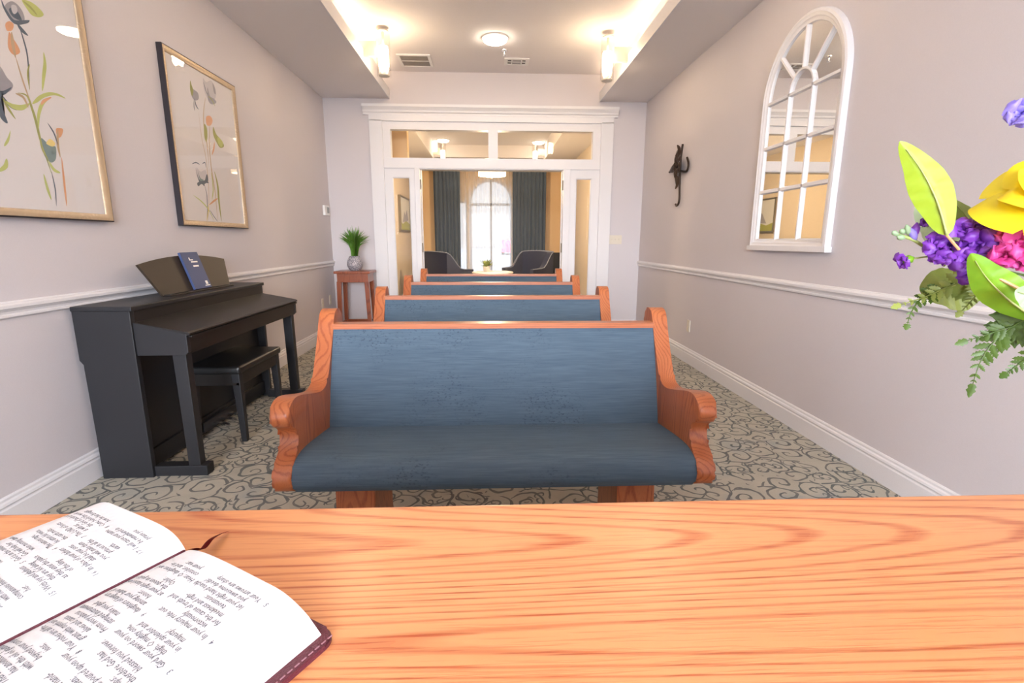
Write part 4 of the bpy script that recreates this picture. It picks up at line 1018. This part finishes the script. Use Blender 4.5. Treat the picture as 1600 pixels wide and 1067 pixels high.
# fern fronds
def frond(label, pts, Y, L, mat, seed, n=11, stempt=(1640, 470, .5), side_scale=1.):
    t = stem_thing('fern_frond', label, 'foliage', None); rg = random.Random(seed)
    c = crom([tuple(rel(px, py, y)) for (px, py), y in zip(pts, Y)], 8); stem(t, [rel(*stempt), c[0]], .0013, M_FERN)
    bm = B(); m = len(c); tube(bm, c, [.0013*(1-.7*i/m) for i in range(m)], 6); obj('rachis', bm, mat, t, 'all')
    bm = B(); v = facing(c[m//2])
    for k in range(n):
        f = (k+.6)/n; i = min(m-2, int(f*(m-1))); p = c[i]; d = (c[i+1]-c[i]).normalized(); s0 = d.cross(v).normalized()
        ln = L*(1.05-f)**.8*(.75+.25*math.sin(PI*min(1, f*2+.25)))
        for s in (-1, 1):
            o = (d*.72+s0*s*.8+v*rg.uniform(-.15, .25)).normalized(); e = o*ln
            # pinna: a lobed blade
            q = 9; sd = o.cross(v).normalized(); pts_ = [p+e*(j/q)-Vector((0, 0, .05*ln*(j/q)**2)) for j in range(q+1)]
            ws = [max(.0004, ln*.27*side_scale*math.sin(PI*(.12+.86*j/q))**.8*(1.0 if j % 2 else .62)) for j in range(q+1)]; ws[-1] = .0004
            ribbon(bm, pts_, ws, sd, .25, 1)
    e = (c[-1]-c[-3]).normalized()*L*.45; ribbon(bm, [c[-1]+e*(j/6) for j in range(7)], [.002, .004, .003, .0045, .0025, .002, .0004], (d.cross(v)), .2, 1)
    obj('pinnae', bm, mat, t, 'all')
    return t
frond('fern frond pointing left across the chair rail', [(1530, 440), (1490, 445), (1450, 462), (1408, 476)], (.60, .60, .60, .60), .030, M_OLIVE, 3, 9)
frond('small fern tips hanging under the purple blossoms', [(1545, 440), (1530, 456), (1516, 472), (1503, 486)], (.58, .58, .57, .57), .021, M_OLIVE, 4, 8, side_scale=.8)
frond('fern tip hanging down over the chair rail at far left', [(1470, 452), (1440, 466), (1424, 488), (1418, 506)], (.61, .605, .60, .60), .018, M_FERN, 6, 8, (1600, 430, .58))
frond('large dark fern frond drooping to the lowest tip', [(1640, 480), (1590, 505), (1552, 535), (1532, 565), (1520, 600)], (.50, .52, .53, .53, .53), .036, M_FERN, 5, 12)
frond('dark fern frond pointing left below the bright leaf', [(1640, 500), (1590, 508), (1550, 520), (1512, 532)], (.50, .52, .53, .535), .030, M_FERN, 7, 9)
frond('dark fern frond at the lower right edge', [(1660, 520), (1620, 548), (1590, 570), (1574, 582)], (.48, .50, .51, .51), .024, M_FERN, 8, 9)

# ------------------------------------------------------------------ lounge furniture
def curtain(name, label, x0, x1, y, z0, z1, folds, amp, mat, cat, group, seed, thick=True):
    rg = random.Random(seed); bm = B(); n = folds*10; rows = []
    for z in [z0+(z1-z0)*j/8 for j in range(9)]:
        k = (z-z0)/(z1-z0); row = []
        for i in range(n+1):
            f = i/n; ph = f*folds*2*PI
            row.append((x0+(x1-x0)*f+.012*math.sin(ph*.5+1)*(1-k), y+amp*(.8+.2*math.sin(f*17+seed))*math.sin(ph+.5*math.sin(f*9+seed)+.3*(1-k)*math.sin(f*23))*(1-.25*k), z))
        rows.append(row)
    va = [[bm.verts.new(p) for p in r] for r in rows]
    for a, b in zip(va, va[1:]):
        for i in range(n): bm.faces.new([a[i], a[i+1], b[i+1], b[i]])
    bmesh.ops.translate(bm, verts=bm.verts, vec=(-(x0+x1)/2, -y, -z0))
    t = thing(name, label, cat, ((x0+x1)/2, y, z0), group); obj('fabric', bm, mat, t, 'all')
    h = B(); box(h, x0-(x0+x1)/2, x1-(x0+x1)/2, -amp*.5, amp*.5, z1-z0, z1-z0+.04); obj('heading', h, mat, t)
    return t
curtain('drape', 'slate grey drape left of the lounge window', -1.24, -.645, 11.72, .012, 2.86, 7, .06, M_CURT, 'curtain', 'slate drapes at the lounge window', 1)
curtain('drape', 'slate grey drape right of the lounge window', .525, 1.29, 11.72, .012, 2.86, 9, .06, M_CURT, 'curtain', 'slate drapes at the lounge window', 4)
curtain('sheer_curtain', 'white sheer curtain over the left half of the lounge window', -.80, .03, 11.87, .012, 2.86, 8, .035, M_SHEER, 'curtain', 'sheers at the lounge window', 2)
curtain('sheer_curtain', 'white sheer curtain over the right half of the lounge window', .05, .88, 11.87, .012, 2.86, 8, .035, M_SHEER, 'curtain', 'sheers at the lounge window', 6)
t = thing('curtain_rod', 'rod carrying the drapes above the lounge window', 'curtain rod', (.03, 11.78, 2.915))
bm = B(); tube(bm, [(-1.4, 0, 0), (1.4, 0, 0)], .014, 10); obj('rod', bm, M_IRON, t, True)
for x in (-1.35, 1.35): obj('bracket', quick(box, x-.012, x+.012, 0, .22, -.012, .012), M_IRON, t)
# pendant
t = thing('drum_pendant', 'lit drum shade pendant in front of the lounge window', 'lamp', (.055, 9.0, 2.27))
bm = B(); lathe(bm, [(.235, .02), (.235, .27), (.229, .27), (.229, .02), (.235, .02)], n=40); obj('shade', bm, M_DRUM, t, True)
bm = B(); lathe(bm, [(0, .035), (.225, .035), (.225, .03), (0, .025)], n=40); obj('diffuser', bm, emit('pendant_diffuser', (1, .74, .42), 26), t, True)
bm = B(); tube(bm, [(0, 0, .02), (0, 0, .947)], .008, 8); lathe(bm, [(0, -.02), (.012, -.018), (.016, 0), (.008, .02), (0, .022)], n=14); tube(bm, [(-.13, 0, -.0), (.0, 0, -.0)], .005, 6); tube(bm, [(-.13, 0, 0), (-.13, 0, .03)], .005, 6); lathe(bm, [(0, .947), (.06, .947), (.06, .925), (0, .925)], n=20); obj('stem', bm, M_BRASS, t, True)
# armchairs
def armchair(label, loc, rz):
    t = thing('armchair', label, 'armchair', loc, 'navy armchairs in the lounge', (0, 0, rz))     # faces local -Y
    bm = B(); box(bm, -.30, .30, -.32, .30, .20, .52, .03, 3); obj('seat', bm, M_NAVY, t, True)
    # wrap-round shell: back sweeping down into the arms
    bm = B(); n = 36; outer, inner = [], []
    for k in range(n+1):
        f = k/n*2-1; a = f*1.0
        if abs(f) < .55: x = .40*f/.55; y = .33-.05*(f/.55)**2; hgt = 1.0-.02*(f/.55)**2
        else:
            g_ = (abs(f)-.55)/.45; x = math.copysign(.40+.02*math.sin(PI*g_), f); y = .28-.66*g_; hgt = .98-.30*(1-math.cos(PI*min(1, g_*1.7)))/2-.02*g_
        outer.append((x, y, hgt)); l = math.hypot(x, y-.0) or 1
        ix = x*(.80 if abs(f) > .5 else .82); iy = y-.10 if abs(f) < .5 else y-(.10*(1-(abs(f)-.5)/.5)); inner.append((ix, iy, hgt))
    vo = [[bm.verts.new((x, y+(.06 if z == 1 and abs(x) < .39 else 0)*0, (.16 if z == 0 else h))) for x, y, h in outer] for z in (0, 1)]
    vi = [[bm.verts.new((x, y, (.16 if z == 0 else h))) for x, y, h in inner] for z in (0, 1)]
    for k in range(n):
        for q in ([vo[0][k], vo[0][k+1], vo[1][k+1], vo[1][k]], [vi[0][k], vi[0][k+1], vi[1][k+1], vi[1][k]], [vo[1][k], vo[1][k+1], vi[1][k+1], vi[1][k]], [vo[0][k], vo[0][k+1], vi[0][k+1], vi[0][k]]): bm.faces.new(q)
    for k in (0, n): bm.faces.new([vo[0][k], vo[1][k], vi[1][k], vi[0][k]])
    obj('back_shell', bm, M_NAVY, t, True)
    bm = B(); tube(bm, [(x, y+.004, h+.004) for x, y, h in outer], .009, 6); obj('piping', bm, M_PIPING, t, True)
    for x in (-.28, .28):
        for y in (-.28, .24): obj('leg', quick(hexa, [(x-.015, y-.015, 0), (x+.015, y-.015, 0), (x+.015, y+.015, 0), (x-.015, y+.015, 0)], [(x-.025, y-.025, .2), (x+.025, y-.025, .2), (x+.025, y+.025, .2), (x-.025, y+.025, .2)]), M_DARKLEG, t)
    return t
armchair('navy armchair with grey piping at the left of the doorway', (-.86, 9.75, 0), 2.35)
armchair('navy armchair at the right, in front of the right drape', (.80, 10.2, 0), -.75)
# wheelchair beside the right armchair
t = thing('wheelchair', 'black wheelchair half hidden behind the right door jamb', 'wheelchair', (1.47, 11.0, 0))
bm = B(); box(bm, -.2, .2, .16, .19, .5, .95, .012); obj('backrest', bm, M_LEATHER, t)
bm = B(); box(bm, -.2, .2, -.22, .18, .46, .5, .012); obj('seat', bm, M_LEATHER, t)
for s in (-1, 1):
    w = B(); 
    for k in range(1): pass
    ringp = [(s*.26, .05+.30*math.cos(2*PI*k/28), .31+.30*math.sin(2*PI*k/28)) for k in range(29)]; tube(w, ringp, .016, 8, False)
    for k in range(12): tube(w, [(s*.26, .05, .31), (s*.26, .05+.29*math.cos(PI*k/6), .31+.29*math.sin(PI*k/6))], .002, 4)
    obj('wheel', w, M_BLACK, t)
    f = B(); tube(f, crom([(s*.22, .30, .97), (s*.22, .2, .96), (s*.22, .17, .85), (s*.22, .17, .3)], 5), .012, 8); tube(f, [(s*.22, .17, .48), (s*.22, -.3, .48), (s*.22, -.36, .1)], .012, 8); tube(f, [(s*.22, .05, .31), (s*.22, -.3, .31)], .012, 8); tube(f, [(s*.22, .05, .31), (s*.262, .05, .31)], .02, 8); obj('frame', f, M_CHROME, t, True)
    a = B(); tube(a, crom([(s*.22, .16, .76), (s*.22, .0, .82), (s*.22, -.18, .74), (s*.22, -.22, .48)], 5), .014, 8); obj('armrest', a, M_WHITE if s < 0 else M_BLACK, t, True)
    c = B(); lathe(c, [(0, -.015), (.055, -.015), (.06, 0), (.055, .015), (0, .015)], n=18); bmesh.ops.rotate(c, verts=c.verts, matrix=Matrix.Rotation(PI/2, 3, 'Y')); bmesh.ops.translate(c, verts=c.verts, vec=(s*.22, -.36, .06)); obj('caster', c, M_BLACK, t)
# low table with a small plant
t = thing('coffee_table', 'round pale topped table between the armchairs', 'table', (.06, 9.45, 0))
bm = B(); lathe(bm, [(0, .60), (.37, .60), (.385, .612), (.385, .625), (.37, .635), (0, .635)], n=48); obj('tabletop', bm, M_TABLEW, t, True)
bm = B(); lathe(bm, [(0, 0), (.22, 0), (.22, .02), (.04, .04), (.035, .3), (.045, .6), (0, .6)], n=28); obj('pedestal', bm, M_DARKLEG, t, True)
t = thing('potted_succulent', 'small leafy plant in a white pot on the round pale table', 'plant', (-.055, 9.45, .635))
bm = B(); lathe(bm, [(0, 0), (.05, 0), (.062, .05), (.066, .10), (.06, .105), (.055, .09), (0, .088)], n=24); obj('pot', bm, M_POTW, t, True)
bm = B(); rg = random.Random(5)
for k in range(46):
    a = rg.uniform(0, 2*PI); s = rg.uniform(.03, .145); h_ = rg.uniform(.02, .15); e = Vector((s*math.cos(a), s*math.sin(a), .09+h_)); ribbon(bm, crom([(0, 0, .085), e*.55+Vector((0, 0, .03)), e], 3), [.004, .012, .018, .02, .018, .011, .001], (-math.sin(a), math.cos(a), 0), .3, 1)
obj('leaves', bm, M_SUCC, t, True)['kind'] = 'stuff'
# picture on the lounge's left wall
t = thing('lounge_picture', 'framed landscape picture seen through the left sidelight', 'picture', (LXL, 10.62, 1.72))
pth = [(-.60, -.34), (.60, -.34), (.60, .34), (-.60, .34)]
bm = B(); loop_sweep(bm, pth, [(0, 0), (0, .05), (.03, .05), (.03, 0)], lambda u, v, h: (h, u, v)); obj('frame', bm, M_BRASS, t)
bm = B(); box(bm, .004, .03, -.575, .575, -.315, .315); obj('canvas', bm, simple('canvas_pale', (.62, .61, .58), .8), t)
bm = B()
for i, (c, pts) in enumerate((('olive', [(-.57, -.31), (.57, -.31), (.57, -.18), (.1, -.12), (-.3, -.2), (-.57, -.14)]), ('grey', [(-.3, -.16), (-.1, .06), (.05, -.02), (.2, .10), (.4, -.1), (.1, -.14)]))):
    f = bm.faces.new([bm.verts.new((.0305+i*.0003, u, v)) for u, v in pts]); f.material_index = IK.index(c)
obj('landscape_painting', bm, [INK[k] for k in IK], t)

# ------------------------------------------------------------------ outside
bm = B(); box(bm, -60, 60, LYB+WT+.05, 90, -.35, -.15); struct('ground', bm, simple('pavement', (.13, .13, .13), .9))
bm = B(); box(bm, -60, 60, -60, YN-WT-.05, -.35, -.15); struct('ground_near', bm, simple('lawn_pale', (.42, .44, .40), .9))
t = thing('car', 'red car parked outside the lounge window', 'car', (2.2, 52, -.15), None, (0, 0, 1.5))
M_RED = simple('car_red', (.55, .02, .06), .3)
bm = B(); prism(bm, [(-2.1, .25), (2.1, .25), (2.15, .7), (1.5, .85), (1.0, .9), (.5, 1.4), (-1.0, 1.42), (-1.7, .95), (-2.1, .85)], -.85, .85, 'y', .06); obj('body', bm, M_RED, t)
bm = B(); prism(bm, [(.85, .93), (.42, 1.33), (-.92, 1.35), (-1.45, .95)], -.86, .86, 'y'); obj('windows', bm, M_SCREEN, t)
for x in (-1.3, 1.3):
    for y in (-.8, .8):
        bm = B(); lathe(bm, [(0, -.1), (.3, -.1), (.33, -.06), (.33, .06), (.3, .1), (0, .1)], n=24); bmesh.ops.rotate(bm, verts=bm.verts, matrix=Matrix.Rotation(PI/2, 3, 'X')); bmesh.ops.translate(bm, verts=bm.verts, vec=(x, y, .33)); obj('wheel', bm, M_BLACK, t)

# ------------------------------------------------------------------ light
w = bpy.data.worlds.new('sky'); SC.world = w; w.use_nodes = True; nt = w.node_tree; g = NT(nt)
bg = nt.nodes['Background']
tc = g.n('ShaderNodeTexCoord'); s = g.n('ShaderNodeSeparateXYZ'); g.l(tc.outputs['Generated'], s.inputs[0])
g.l(g.ramp(g.math('MULTIPLY_ADD', s.outputs[2], .5, .5), [(.4, (.80, .84, .90)), (.55, (.90, .94, 1.)), (1, (.62, .76, 1.))]), bg.inputs[0])
g.l(g.math('MULTIPLY_ADD', g.math('POWER', g.math('MULTIPLY_ADD', s.outputs[1], -.5, .5), 2), 40, 1.3), bg.inputs[1])
def area(name, loc, rot, sx, sy_, power=0, col=(1, 1, 1), portal=False):
    l = bpy.data.lights.new(name, 'AREA'); l.shape = 'RECTANGLE'; l.size = sx; l.size_y = sy_; l.energy = power; l.color = col
    if portal: l.cycles.is_portal = True
    o = bpy.data.objects.new(name, l); COL.objects.link(o); o.location = loc; o.rotation_euler = rot; return o
area('daylight_portal', (-.02, YN-.12, 1.575), (PI/2, 0, 0), 3.56, 2.45, 1, portal=True)
area('lounge_portal', (.04, LYB+.1, 1.42), (-PI/2, 0, 0), 1.5, 2.3, 1, portal=True)

def bulb(name, loc, e, r=.05, col=(1, .74, .45)):
    l = bpy.data.lights.new(name, 'POINT'); l.energy = e; l.shadow_soft_size = r; l.color = col
    o = bpy.data.objects.new(name, l); COL.objects.link(o); o.location = loc
bulb('pendant_bulb', (.055, 9.0, 2.16), 110, .08)
vs = SC.view_settings
SC.display_settings.display_device = 'sRGB'
vs.view_transform = 'Standard'; vs.look = 'None'; vs.gamma = 1; vs.use_curve_mapping = False; vs.exposure = 0.06
